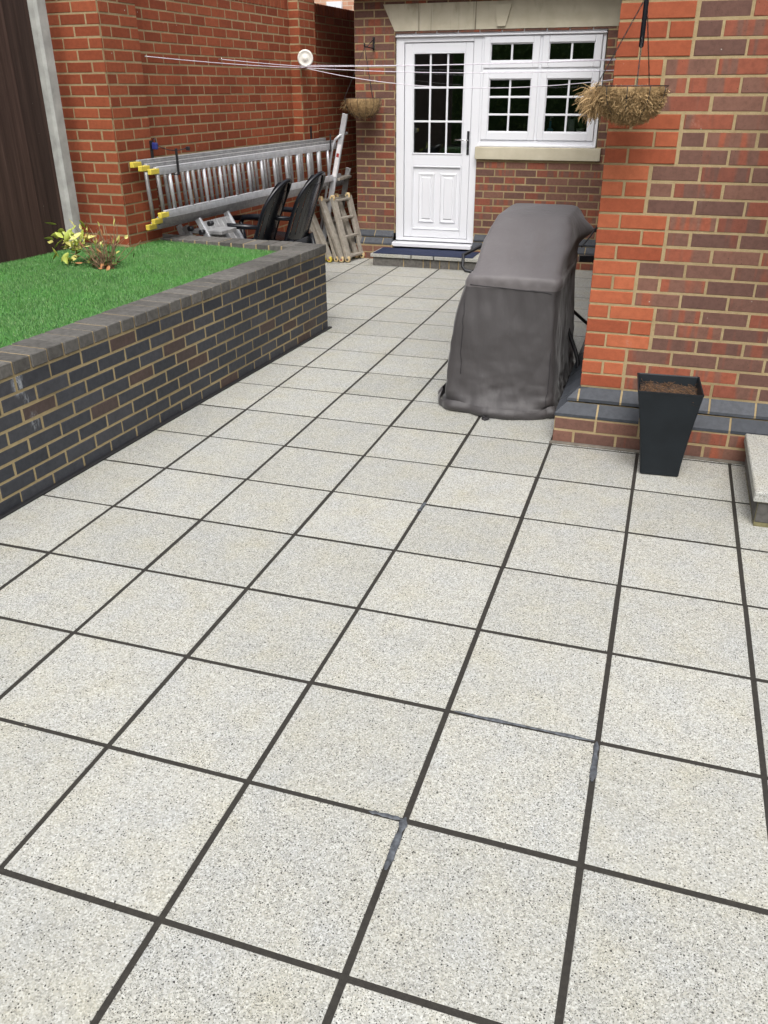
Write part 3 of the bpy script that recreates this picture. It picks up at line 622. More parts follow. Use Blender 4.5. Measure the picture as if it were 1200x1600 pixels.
for k in range(26):   # dry leaves round the foot
    an_ = random.uniform(0, 6.3); leaf(lf, base+V((math.cos(an_)*.09*random.random(), math.sin(an_)*.09*random.random()-.02, .01+.03*random.random())), (random.gauss(0, 1), random.gauss(0, 1), .2), .03, .008, 2)
for k in range(22):
    p = base+V((random.gauss(-.05, .09), random.gauss(0, .06), random.uniform(.04, .12))); leaf(lf, p, (random.gauss(0, .7), random.gauss(0, .7), .3), random.uniform(.04, .07), .010, 3)
lf.build('leaves', [plain('lime_leaf', (.40, .46, .09), .45, vs=30), plain('pale_yellow_leaf', (.50, .47, .14), .5, vs=30), plain('dead_leaf', (.35, .16, .06), .7, vs=30), plain('dark_green_leaf', (.10, .14, .03), .5, vs=30)], sh)
b = MB(); b.grid(lambda i, j: base+V((.10*i/6*math.cos(j*.42), .085*i/6*math.sin(j*.42), .005+.012*noise.noise(V((i, j, 2)))-.02*(i == 6))), 7, 15); b.build('planting_soil', SOIL, sh)
# ------------------------------------------------------------ boundary wall
bw = thing('boundary_wall', 'tall orange red brick boundary wall with buttress piers behind the ladders', 'wall', tuple(L(-1.6, 2)))
XW = -1.53; XP = -1.42; yA, yB = -.14, 2.57
b = MB()
courses(b, L(XW, 0), LY, LX, -.14, 9.0, -.01, 33, mat=0); mortar_sheet(b, L(XW, 0), LY, LX, -.14, 9.0, -.1, 2.47, mat=1)
b.build('brickwork', [RED, MORTD], bw)
for (y0_, y1_, wS) in ((-.59, -.14, .45), (2.57, 2.955, .115)):
    p_ = MB(); Op = L(XP, y0_); n_ = 37
    courses(p_, Op, LY, LX, .0155, y1_-y0_, -.01, n_, start=1, mat=0); mortar_sheet(p_, Op, LY, LX, .016, y1_-y0_-.002, -.1, n_*.075-.01, mat=1)
    Ops = L(XP-wS, y0_); Ns = -LY
    courses(p_, Ops, LX, Ns, 0, wS, -.01, n_, start=0, mat=0); mortar_sheet(p_, Ops, LX, Ns, 0, wS-.004, -.1, n_*.075-.01, mat=1)
    p_.box(L(XP-wS+.02, y0_+.03, 0), LX*(wS-.06), LY*(y1_-y0_-.03), UZ*(n_*.075-.01), 1)
    p_.box(L(XP-wS-.0, y0_-.01, n_*.075-.01), LX*(wS+.01), LY*(y1_-y0_+.01), UZ*.06, 0, rnd3(), .006)
    p_.build('pier', [RED, MORTD], bw)
cp = MB(); y_ = -.14
while y_ < 8.9:
    if not 2.5 < y_ < 2.95: cp.box(L(XW-.215, y_+.005, 2.468), LX*(.217+random.uniform(0, .003)), LY*.065, UZ*.1025, 0, rnd3(), .004)
    y_ += .075
cp.box(L(XW-.212, -.14, 2.465), LX*.2095, LY*9.0, UZ*.102, 1); cp.build('coping', [RED, MORTD], bw)
# ------------------------------------------------------------ fence and post
fx = -1.80
ps = MB(); ps.box(L(fx-.03, -.86, .4), LX*.115, LY*.12, UZ*2.4, 0, (0, 0, 0), .018); tag(ps.build('concrete_post', CONC), 'grey concrete fence post between the dark fence and the brick wall', 'post')
fn = thing('timber_fence', 'tall dark brown featheredge board fence along the left of the lawn', 'fence', tuple(L(fx, -2.5, .6)))
fb = MB(); y_ = -6.2
while y_ < -.87:
    wv = random.uniform(.095, .105); y2 = min(y_+wv, -.862); t_ = .004+random.uniform(0, .002)
    n = len(fb.v); c = rnd3(); dz = random.uniform(-.01, .01)
    for z_ in (.60+dz, 2.75):
        for (xx, yy) in ((fx, y_), (fx+.008+t_, y_-.006), (fx+.014+t_, y2), (fx-.006, y2)): fb.v.append(tuple(L(xx, yy, z_)))
    for q in ((0, 1, 2, 3), (7, 6, 5, 4), (1, 0, 4, 5), (2, 1, 5, 6), (3, 2, 6, 7), (0, 3, 7, 4)): fb.face([n+t for t in q][::-1], 0, None, c)
    y_ += wv
fb.build('boards', FENCEM, fn)
b = MB(); b.box(L(fx-.10, -6.2, .55), LX*.08, LY*5.33, UZ*.08); b.box(L(fx-.10, -6.2, 1.6), LX*.08, LY*5.33, UZ*.08); b.build('rails', FENCEM, fn)
# ------------------------------------------------------------ extension ladder
lad = thing('extension_ladder', 'long aluminium extension ladder hung sideways on the brick wall with yellow end caps', 'ladder', tuple(L(-1.3, 1.3, .78)))
secs = ((-1.365, -.508, 2.98, 1.247, -.408, 3.46, .779, ALUM), (-1.295, -.506, 3.02, 1.222, -.42, 3.05, .827, ALUM), (-1.225, -.488, 2.95, 1.200, -.424, 3.06, .879, ALU))
for (x_, ya, yb, zt, yc, yd, zb, mt) in secs:
    b = MB()
    for (s0, s1, zz) in ((ya+.075, yb, zt), (yc+.07, yd, zb)):
        e = zz-.012 if s0 == ya+.075 and False else zz
        b.box(L(x_-.014, s0, zz-.030), LX*.028, LY*(s1-s0), UZ*.060, 0, (0, 0, 0), .004)
        b.box(L(x_+.012, s0+.004, zz-.012), LX*.004, LY*(s1-s0-.01), UZ*.024, 0, (0, 0, 0), .001)
    b.build('rail', mt, lad)
    yy = yc+.13+(1.365+x_)*.9
    while yy < min(yb, yd)-.05:
        b = MB(); b.tube([L(x_, yy-.035, zb+.03), L(x_, yy-.065, zt-.03)], .0155, 10); yy += .247; b.build('rung', mt, lad)
    for (s0, zz) in ((ya, zt), (yc, zb)):
        b = MB(); b.box(L(x_-.017, s0, zz-.021), LX*.034, LY*.11, UZ*.040, 0, (0, 0, 0), .004); b.build('end_cap', YEL, lad)
def bracket(y_, lab, lockside):
    t = thing('ladder_bracket', lab, 'bracket', tuple(L(XP, y_, 1.3)), 'black brackets carrying the ladders')
    b = MB(); b.box(L(XP, y_-.012, 1.18), LX*.006, LY*.034, UZ*.22, 0, (0, 0, 0), .001); b.box(L(XP, y_-.01, 1.155), LX*.235, LY*.028, UZ*.006, 0)
    b.box(L(XP+.228, y_-.01, 1.157), LX*.006, LY*.028, UZ*(.19 if lockside else .17), 0, (0, 0, 0), .001); b.build('arm', BLK, t)
    return t
br1 = bracket(-.16, 'black steel wall bracket by the blue padlock at the near end of the ladders', True)
br2 = bracket(2.74, 'black steel wall bracket at the far end of the ladders', False)
b = MB(); b.box(L(XP+.012, -.165, 1.335), LX*.045, LY*.03, UZ*.05, 0, (0, 0, 0), .006)
for s_ in (0, 1): pass
b.tube([L(XP+.020, -.15, 1.38), L(XP+.020, -.15, 1.405), L(XP+.028, -.15, 1.415), L(XP+.040, -.15, 1.415), L(XP+.048, -.15, 1.405), L(XP+.048, -.15, 1.38)], .004, 8, 1)
tag(b.build('padlock', [BLUEP, BLK]), 'blue padlock hanging on the near ladder bracket', 'padlock')
b = MB(); pts = [L(XP+.03, -.145, 1.37)]; 
for k in range(1, 13): t = k/12; pts.append(L(XP+.03+.13*t, -.14+.25*t, 1.37-.03*math.sin(math.pi*t)-.035*t))
b.tube(pts, .0035, 6); b.box(L(XP+.15, .10, 1.315), LX*.03, LY*.02, UZ*.03, 0, (0, 0, 0), .003); tag(b.build('security_chain', BLK), 'thin dark chain looped from the blue padlock to the ladders', 'chain')
# ------------------------------------------------------------ step ladder in the gap
sl_ = thing('step_ladder', 'aluminium step ladder with a curved hand rail leaning in the corner behind the ladders', 'ladder', (-3.7, 7.3, 0))
def lp(t, dy): return V((-3.80+.345*t, 7.22+dy, .02+1.50*t))
b = MB(); b.bar(lp(0, 0), lp(1, 0), .025, .06, (1, 0, 0), ch=.004); b.build('rail', ALU, sl_); b = MB(); b.bar(lp(-.0, .42), lp(.62, .42), .025, .06, (1, 0, 0), ch=.004); b.build('rail', ALUM, sl_)
for t in (.10, .26, .42, .56):
    b = MB(); p0 = lp(t, .02); p1 = lp(t, .41); b.box(p0-V((.05, 0, .012)), (.11, 0, 0), p1-p0, (0, 0, .024), 0, (0, 0, 0), .003); b.build('tread', ALUD, sl_)
b = MB(); b.tube([V((-3.86, 7.25, .02)), V((-3.70, 7.22, .75)), V((-3.63, 7.20, 1.08)), V((-3.60, 7.19, 1.20)), V((-3.565, 7.19, 1.27)), V((-3.52, 7.195, 1.305)), V((-3.47, 7.3, 1.33))], .014, 10); b.build('hand_rail', ALU, sl_)
b = MB(); b.bar(lp(.58, -.0145), lp(.80, -.0145), .003, .04, (1, 0, 0), 0); q0 = lp(.73, -.0165); b.bar(lp(.715, -.017), lp(.74, -.017), .002, .03, (1, 0, 0), 1); b.build('safety_sticker', [plain('white_sticker', (.75, .72, .72), .4), REDP], sl_)
# ------------------------------------------------------------ folded multi hinge ladder
ml = thing('folding_ladder', 'dusty folded multi hinge ladder with cream hinges propped by the house corner', 'ladder', (-3.5, 7.15, 0))
for k in range(5):
    bx_ = -3.41-.066*k; dyk = -.02*k+(.03 if k == 2 else 0); b = MB(); leanx, leany = (-.19, -.24, -.20, -.27, -.23)[k], (.07, .02, .10, .05, .0)[k]; H_ = .64-.025*k+(.02 if k == 1 else 0)
    pass
    for r_ in (0, 1):
        p = V((bx_+.07*r_, 7.09+dyk+.30*r_, .035)); b.bar(p, p+V((leanx, leany, H_)), .036, .080, (.3, 1, 0), ch=.003)
    b.build('rail', ALUD, ml)
    for t in ((.04, .36, .66, .95) if k == 0 else (.03, .97)):
        b = MB(); p = V((bx_, 7.09+dyk, .035))+V((leanx, leany, H_))*t; b.bar(p, p+V((.07, .30, 0)), .045, .024, ch=.004); b.build('rung', ALUD, ml)
    for (t, r_) in ((0, 0), (1, 0), (0, 1), (1, 1)):
        b = MB(); p = V((bx_+.07*r_, 7.085+dyk+.30*r_, .035))+V((leanx, leany, H_))*t
        n_ = 10; b.tube([p+V((-.0, -.03, 0)), p+V((.0, .012, 0))], .028, n_); b.box(p-V((.022, .025, .03)), (.044, 0, 0), (0, .035, 0), (0, 0, .06), 0, (0, 0, 0), .006)
        b.tube([p+V((0, -.033, 0)), p+V((0, -.029, 0))], .012, 8, 1); b.build('hinge', [(YEL if k > 2 and t == 0 else CREAM), REDP if k % 2 else BLK], ml)
b = MB(); b.bar((-3.80, 7.05, .0), (-3.93, 7.12, .44), .03, .05, (0, 1, 0), ch=.003); b.bar((-3.72, 6.98, .0), (-3.86, 7.1, .50), .03, .05, (0, 1, 0), ch=.003); b.build('stabiliser_bar', ALUD, ml)
# loose timber / trestle pieces beside the ladder
# ------------------------------------------------------------ aluminium work platform behind the bed
wp = thing('work_platform', 'folded aluminium work platform leaning on the wall below the long ladder', 'platform', tuple(L(-.8, .3)))
def wpp(t, y_): return L(-.80-.46*t, y_, .0+.78*t)
b = MB(); b.bar(wpp(0, .16), wpp(1, .16), .03, .05, LX, ch=.003); b.build('rail', ALU, wp)
b = MB(); b.bar(wpp(0, .62), wpp(1, .62), .03, .05, LX, ch=.003); b.build('rail', ALU, wp)
b = MB()
for k in range(6): b.box(wpp(.03, .18+.072*k)-UZ*.01, wpp(.97, .18)-wpp(.03, .18), LY*.066, LX*.014+UZ*.01, 0, (0, 0, 0), .003)
b.build('deck', ALUM, wp)
b = MB(); b.bar(L(-1.16, .12, .28), L(-1.38, .14, .72), .03, .05, LX, ch=.003); b.bar(L(-1.26, .14, .3), L(-1.46, .16, .72), .03, .05, LX, ch=.003); b.box(L(-1.34, .16, .66), LX*.3, LY*.25, UZ*.03, 0, (0, 0, 0), .003); b.build('folded_leg', ALUM, wp)
for (x_, z_) in ((-1.30, .71), (-1.19, .685), (-1.10, .76)):
    b = MB(); b.tube([L(x_, .07, z_), L(x_+.01, .11, z_)], .021, 12); b.build('rubber_foot', BLK, wp)
# ------------------------------------------------------------ garden chairs
def chair(loc, ang, label):
    t = thing('garden_chair', label, 'chair', (0, 0, 0), 'black plastic garden chairs by the wall')
    # local: x right, y forward, built then placed through a matrix
    Mx = Matrix.Translation(loc) @ Matrix.Rotation(ang, 4, 'Z')
    t.location = loc
    def T(p): return Mx @ V(p)
    def put(mb, name):
        mb.v = [tuple(T(p)) for p in mb.v]; return mb.build(name, BLKP, t)
    b = MB(); b.grid(lambda i, j: (-.22+.44*i/10, -.2+.45*j/10, .44+.015*((i-5)/5)**2+.02*((j-2)/8)**2-(.03*max(0, j-8)/2)), 11, 11); b.grid(lambda i, j: (-.22+.44*i/10, -.2+.45*j/10, .425+.015*((i-5)/5)**2+.02*((j-2)/8)**2-(.03*max(0, j-8)/2)), 11, 11, flip=True)
    for (p_, q_) in (((-.22, -.2), (.22, -.2)), ((.22, -.2), (.22, .25)), ((.22, .25), (-.22, .25)), ((-.22, .25), (-.22, -.2))):
        b.bar((p_[0], p_[1], .395), (q_[0], q_[1], .395), .012, .09)
    put(b, 'seat')
    def bk(u_, v_):      # u -1..1 across, v 0..1 up the back
        return V((u_*(.235+.0*v_)*(1 if v_ < .55 else math.sqrt(max(0, 1-((v_-.55)/.47)**2))), -.20-.19*v_-.05*v_*v_+.05*u_*u_, .42+.60*v_))
    b = MB()
    hoop = [bk(-1, k/20*.55) for k in range(20)]+[V((.235*-math.cos(an_), 0, 0))+V((0, bk(0, .55+.45*math.sin(an_)).y+.05*math.cos(an_)**2, .42+.60*(.55+.45*math.sin(an_)))) for an_ in [math.pi*k/24 for k in range(25)]]+[bk(1, k/20*.55) for k in range(19, -1, -1)]
    b.tube(hoop, .019, 8)
    n_ = 14
    # crest panel and lower panel joined by slats
    def panel(v0, v1):
        b.grid(lambda i, j: bk(-.97+1.94*i/12, v0+(v1-v0)*j/6), 13, 7); b.grid(lambda i, j: bk(-.97+1.94*i/12, v0+(v1-v0)*j/6)+V((0, .008, 0)), 13, 7, flip=True)
    panel(.80, .985); panel(.0, .16)
    for s_ in (-.74, -.44, -.15, .15, .44, .74):
        b.grid(lambda i, j: bk(s_+(-.132+.264*j/2), .12+.72*i/12)+V((0, .010*(1-abs(j-1)), 0)), 13, 3); b.grid(lambda i, j: bk(s_+(-.132+.264*j/2), .12+.72*i/12)-V((0, .004, 0)), 13, 3, flip=True)
    put(b, 'backrest')
    for s_ in (-1, 1):
        b = MB(); b.tube([bk(s_, .38), V((s_*.265, -.1, .655)), V((s_*.275, .1, .66)), V((s_*.27, .24, .65)), V((s_*.265, .27, .60))], [.018, .024, .026, .024, .02], 8); put(b, 'armrest')
        b = MB(); b.tube([(s_*.27, .27, .61), (s_*.255, .25, .43), (s_*.275, .30, 0)], [.02, .028, .018], 8); put(b, 'leg')
        b = MB(); b.tube([(s_*.225, -.20, .46), (s_*.25, -.27, .2), (s_*.255, -.25, 0)], [.032, .026, .018], 8); put(b, 'leg')
    return t
chair(L(-1.18, .80, .02), math.radians(93), 'black plastic garden chair nearest the work platform')
chair(L(-1.0, 1.14, .06), math.radians(89), 'black plastic garden chair nearest the dusty folding ladder')
# ------------------------------------------------------------ washing line
wl = thing('washing_line', 'retractable washing line with white round reel stretched from brick wall to house', 'washing line', tuple(L(XP, 2.6, 2.0)))
b = MB(); rc = L(XP+.09, 2.50, 2.035); ax = (-LY*.9+LX*.42-UZ*.05).normalized()
def disc(mb, c, ax_, prof, n=28, m=0):
    t1 = ax_.orthogonal().normalized(); t2 = ax_.cross(t1); mb.grid(lambda i, j: c+ax_*prof[i][1]+(t1*math.cos(2*math.pi*j/n)+t2*math.sin(2*math.pi*j/n))*prof[i][0], len(prof), n, m, closed=True)
disc(b, rc, ax, [(.0005, .032), (.022, .030), (.028, .022), (.058, .020), (.066, .026), (.074, .024), (.080, .012), (.080, -.03), (.074, -.04), (.0005, -.042)])
b.build('reel_housing', WHITEP, wl)
b = MB(); b.box(L(XP, 2.58, 2.00), LX*.05, LY*.05, UZ*.07, 0, (0, 0, 0), .006); b.bar(L(XP+.02, 2.6, 2.035), rc-ax*.03, .03, .03); b.build('wall_mount', WHITEP, wl)
hk = L(XW, 1.15, 1.995); hk0 = L(XP, -.10, 1.983); rl = rc+UZ*-.075
E1, E2, E3 = V((-.352, 5.6, 1.955)), V((-.352, 5.6, 1.885)), V((-.352, 5.6, 1.84))
def line(p, q, sag, r=.0032, n=40):
    b = MB(); b.tube([V(p)+(V(q)-V(p))*(k/n)-UZ*sag*4*(k/n)*(1-k/n) for k in range(n+1)], r, 6); return b.build('line_cord', CORD, wl)
line(hk+LX*.03, rl+LX*.02, .004); line(hk0+LX*.01, rl+LX*.0-UZ*.01, .012)
line(rl, E1, .012); line(rl+UZ*.012, E1+UZ*.008, .02); line(rl-UZ*.01, E2, .035); line(rl-UZ*.012, E3, .13, .003)
b = MB(); b.tube([hk, hk+LX*.03, hk+LX*.035+UZ*.012], .004, 6); b.build('hook', plain('zinc', (.6, .6, .58), .4, .8), wl); b = MB(); b.tube([hk0, hk0+LX*.02], .004, 6); b.build('hook', plain('zinc', (.6, .6, .58), .4, .8), wl)
# ------------------------------------------------------------ hanging baskets
COIR = plain('coir_fibre', (.38, .255, .12), .85, var=.35, vs=40); COIRD = plain('coir_fibre_dark', (.25, .16, .07), .9, var=.35, vs=40)
def basket(loc, R_, D_, label, apex, fib, tuft, chains, cmat, wires):
    t = thing('hanging_basket', label, 'hanging basket', tuple(loc), 'coir lined hanging baskets'); loc = V(loc)
    b = MB(); f = lambda s_: (R_*math.sin(min(1, s_*1.0)*math.pi/2)**.9 if s_ > 0 else 0, -D_*math.cos(s_*math.pi/2)**.92)
    def P(i, j, rr=1.0):
        r0, z0_ = f(i/14); an_ = 2*math.pi*j/40; nz_ = 1+.06*noise.noise(V((math.cos(an_)*2.5, math.sin(an_)*2.5, i*.35))); return loc+V((r0*rr*nz_*math.cos(an_), r0*rr*nz_*math.sin(an_), z0_*rr))
    b.grid(lambda i, j: P(i, j, .93), 15, 40, closed=True); b.grid(lambda i, j: P(i, j, .86), 15, 40, closed=True, flip=True); b.grid(lambda i, j: loc+V((R_*.88*(i/3+.001)*math.cos(j*.157), R_*.88*(i/3+.001)*math.sin(j*.157), -.05)), 4, 40, closed=True)
    for k in range(fib):
        s_ = random.random()**.6; an_ = random.uniform(0, 2*math.pi); r0, z0_ = f(s_); p = loc+V((r0*.94*math.cos(an_), r0*.94*math.sin(an_), z0_*.95-.012))
        nrm = V((math.cos(an_)*s_, math.sin(an_)*s_, -(1-s_))).normalized(); d = V((random.gauss(0, 1), random.gauss(0, 1), random.gauss(0, 1))); d = (d-nrm*d.dot(nrm)*.8).normalized()
        w_ = .0013; q = p; s2 = d.cross(nrm).normalized()*w_; pts = []
        for g_ in range(5): pts.append((q-s2, q+s2)); d = (d+V((random.gauss(0, .6), random.gauss(0, .6), random.gauss(0, .6)))-nrm*.1*g_*.3).normalized(); q = q+d*.0075+nrm*(.0012 if g_ < 2 else -.001)
        n = len(b.v)
        for (p0, p1) in pts: b.v += [tuple(p0), tuple(p1)]
        for g_ in range(4): b.face((n+2*g_, n+2*g_+1, n+2*g_+3, n+2*g_+2), k % 2)
    for k in range(tuft):      # loose tuft hanging out of the rim
        p = loc+V((-R_*.95+random.gauss(0, .018), random.gauss(0, .035), -.03+random.gauss(0, .02))); d = V((random.uniform(-1.1, -.2), random.gauss(0, .45), random.uniform(-1.5, .25))).normalized(); q = p; pts = []; s2 = d.orthogonal().normalized()*.0012
        for g_ in range(8): pts.append((q-s2, q+s2)); d = (d+V((random.gauss(-.03, .22), random.gauss(0, .22), random.gauss(-.25, .22)))).normalized(); q = q+d*random.uniform(.008, .015)
        n = len(b.v)
        for (p0, p1) in pts: b.v += [tuple(p0), tuple(p1)]
        for g_ in range(7): b.face((n+2*g_, n+2*g_+1, n+2*g_+3, n+2*g_+2), k % 2)
    b.build('coir_liner', cmat, t)
    b = MB(); rim = [loc+V((R_*1.03*math.cos(2*math.pi*k/40), R_*1.03*math.sin(2*math.pi*k/40), .004)) for k in range(41)]; b.tube(rim, .0024, 6)
    for k in range(wires):
        an_ = 2*math.pi*k/wires+.25; pts = []
        for i in range(12): r0, z0_ = f(1-i/11*.93); pts.append(loc+V((r0*1.03*math.cos(an_), r0*1.03*math.sin(an_), z0_*1.03+.002)))
        b.tube(pts, .0019, 5)
    r2 = [loc+V((R_*.66*math.cos(2*math.pi*k/32), R_*.66*math.sin(2*math.pi*k/32), f(.47)[1]*1.02)) for k in range(33)]; b.tube(r2, .0017, 5)
    b.build('wire_frame', BLK, t)
    for an_ in chains:
        p0 = loc+V((R_*1.02*math.cos(an_), R_*1.02*math.sin(an_), .004)); p1 = V(apex); b = MB(); n_ = int((p1-p0).length/.014); d = (p1-p0)/n_; o1 = d.orthogonal().normalized(); o2 = d.normalized().cross(o1)
        for k in range(n_):
            o_ = o1 if k % 2 else o2; c_ = p0+d*(k+.5); b.tube([c_+d*.55*math.cos(u_)+o_*.0028*math.sin(u_) for u_ in [2*math.pi*m_/8 for m_ in range(9)]], .0014, 4, cap=False)
        b.build('chain', BLK, t)
    return t
basket((-.245, 2.22, 1.758), .150, .136, 'shaggy coir hanging basket with a loose tuft, in front of the orange brick corner', (-.228, 2.22, 2.10), 6000, 900, (math.radians(182), math.radians(-80), math.radians(64)), [COIR, COIRD], 10)
basket((-3.26, 7.25, 1.665), .195, .185, 'neat wire hanging basket with coir liner, left of the white door', (-3.236, 7.25, 2.14), 1500, 30, (math.radians(200), math.radians(-40), math.radians(80)), [COIR, COIRD], 14)
GB = 'black hanging basket brackets'
t = thing('basket_bracket', 'black metal bracket above the shaggy basket on the orange brick corner', 'bracket', (-.22, 2.47, 2.3), GB)
b = MB(); b.box((-.238, 2.465, 2.16), (.032, 0, 0), (0, .006, 0), (0, 0, .30), 0, (0, 0, 0), .001); b.box((-.236, 2.15, 2.40), (.024, 0, 0), (0, .315, 0), (0, 0, .014), 0, (0, 0, 0), .002); b.tube([(-.224, 2.44, 2.19), (-.224, 2.36, 2.3), (-.224, 2.2, 2.385)], .006, 8); b.tube([(-.228, 2.22, 2.40), (-.228, 2.22, 2.10)], .003, 6); b.build('arm', BLK, t)
b = MB(); b.box((-.234, 2.150, 1.905), (.020, 0, 0), (0, .016, 0), (0, 0, .50), 0, (0, 0, 0), .006); b.build('drop_bar', BLKP, t)
t = thing('basket_bracket', 'small black wall bracket left of the white door', 'bracket', (-3.222, 7.495, 2.2), GB)
b = MB(); b.box((-3.232, 7.488, 2.115), (.022, 0, 0), (0, .006, 0), (0, 0, .125), 0, (0, 0, 0), .001); b.tube([(-3.221, 7.488, 2.135), (-3.236, 7.25, 2.145)], .006, 8); b.tube([(-3.221, 7.488, 2.22), (-3.232, 7.32, 2.15)], .004, 8); b.tube([(-3.236, 7.25, 2.145), (-3.236, 7.235, 2.175)], .008, 8); b.build('arm', BLK, t)
# ------------------------------------------------------------ planter
pt = thing('tapered_planter', 'tall tapered charcoal square planter standing by the brick plinth', 'planter', (.11, 2.15, 0))
def sq(cx, cy, w_, d_, z_, rot=.06, r_=.006):
    pts = []
    for (sx, sy) in ((-1, -1), (1, -1), (1, 1), (-1, 1)):
        for k in range(3):
            an_ = {(-1, -1): math.pi, (1, -1): 1.5*math.pi, (1, 1): 0, (-1, 1): .5*math.pi}[(sx, sy)]+k*math.pi/4
            pts.append((sx*(w_/2-r_)+r_*math.cos(an_), sy*(d_/2-r_)+r_*math.sin(an_)))
    return [V((cx+p*math.cos(rot)-q*math.sin(rot), cy+p*math.sin(rot)+q*math.cos(rot), z_)) for p, q in pts]
rings = [sq(.112, 2.155, .180, .180, .004), sq(.112, 2.155, .187, .187, .008)]
for k in range(1, 13):
    t = k/12; s_ = .187+.113*(t**1.25); rings.append(sq(.112-.010*t, 2.155, s_, s_, .008+.44*t))
rings += [sq(.102, 2.155, .303, .303, .450), sq(.102, 2.155, .303, .303, .456), sq(.102, 2.155, .293, .293, .457), sq(.102, 2.155, .288, .288, .452), sq(.103, 2.155, .27, .27, .385)]
b = MB(); b.grid(lambda i, j: rings[i][j], len(rings), 12, closed=True, smooth=False); b.face([i for i in range(12)][::-1]); b.build('pot', POT, pt)
b = MB(); b.grid(lambda i, j: V((.103, 2.155, .412))+V(((i/16-.5)*.275, (j/16-.5)*.275, .012*noise.noise(V((i*.6, j*.6, 1)))+.006*noise.noise(V((i*2.1, j*2.1, 1)))-.01*(i in (0, 16) or j in (0, 16)))), 17, 17)
for k in range(420):
    p = V((.103+random.uniform(-.13, .13), 2.155+random.uniform(-.13, .13), .415+random.uniform(-.003, .008))); d = V((random.gauss(0, 1), random.gauss(0, 1), random.gauss(0, .25))).normalized(); b.tube([p, p+d*.012, p+d*.022+V((random.gauss(0, .004), random.gauss(0, .004), 0))], .0009, 3, 1, cap=False)
b.build('compost', [SOIL, plain('dead_roots', (.16, .085, .04), .9, var=.5, vs=50)], pt)
# ------------------------------------------------------------ covered barbecue
bq = thing('covered_barbecue', 'barbecue under a grey fabric cover beside the orange brick corner', 'barbecue', (-.8, 3.3, 0))
TB = [(-.0, -1.225, -.490, 2.665, 3.86), (.008, -1.235, -.487, 2.655, 3.87), (.03, -1.222, -.492, 2.665, 3.86), (.055, -1.200, -.502, 2.690, 3.82), (.09, -1.185, -.508, 2.715, 3.79), (.14, -1.182, -.512, 2.730, 3.77), (.3, -1.178, -.520, 2.752, 3.74), (.5, -1.160, -.533, 2.765, 3.72),
      (.66, -1.125, -.540, 2.785, 3.70), (.73, -1.098, -.540, 2.79, 3.70), (.772, -1.082, -.538, 2.790, 3.72), (.790, -1.074, -.539, 2.795, 3.74), (.798, -1.066, -.543, 2.802, 3.75), (.804, -1.058, -.547, 2.815, 3.76), (.86, -1.055, -.545, 2.92, 3.78), (.94, -1.050, -.530, 3.06, 3.82), (1.02, -1.030, -.548, 3.20, 3.84), (1.058, -1.018, -.568, 3.262, 3.84), (1.070, -1.008, -.580, 3.285, 3.83), (1.078, -.990, -.605, 3.31, 3.81), (1.083, -.93, -.66, 3.39, 3.76), (1.087, -.86, -.74, 3.48, 3.70), (1.089, -.80, -.79, 3.58, 3.64)]
TB2 = []
for (r0, r1) in zip(TB, TB[1:]):
    ns = max(1, int((r1[0]-r0[0])/.018)) if r1[0]-r0[0] > .03 else 2
    for k in range(ns): TB2.append([r0[m_]+(r1[m_]-r0[m_])*k/ns for m_ in range(5)])
TB2.append(list(TB[-1]))
NC = 260
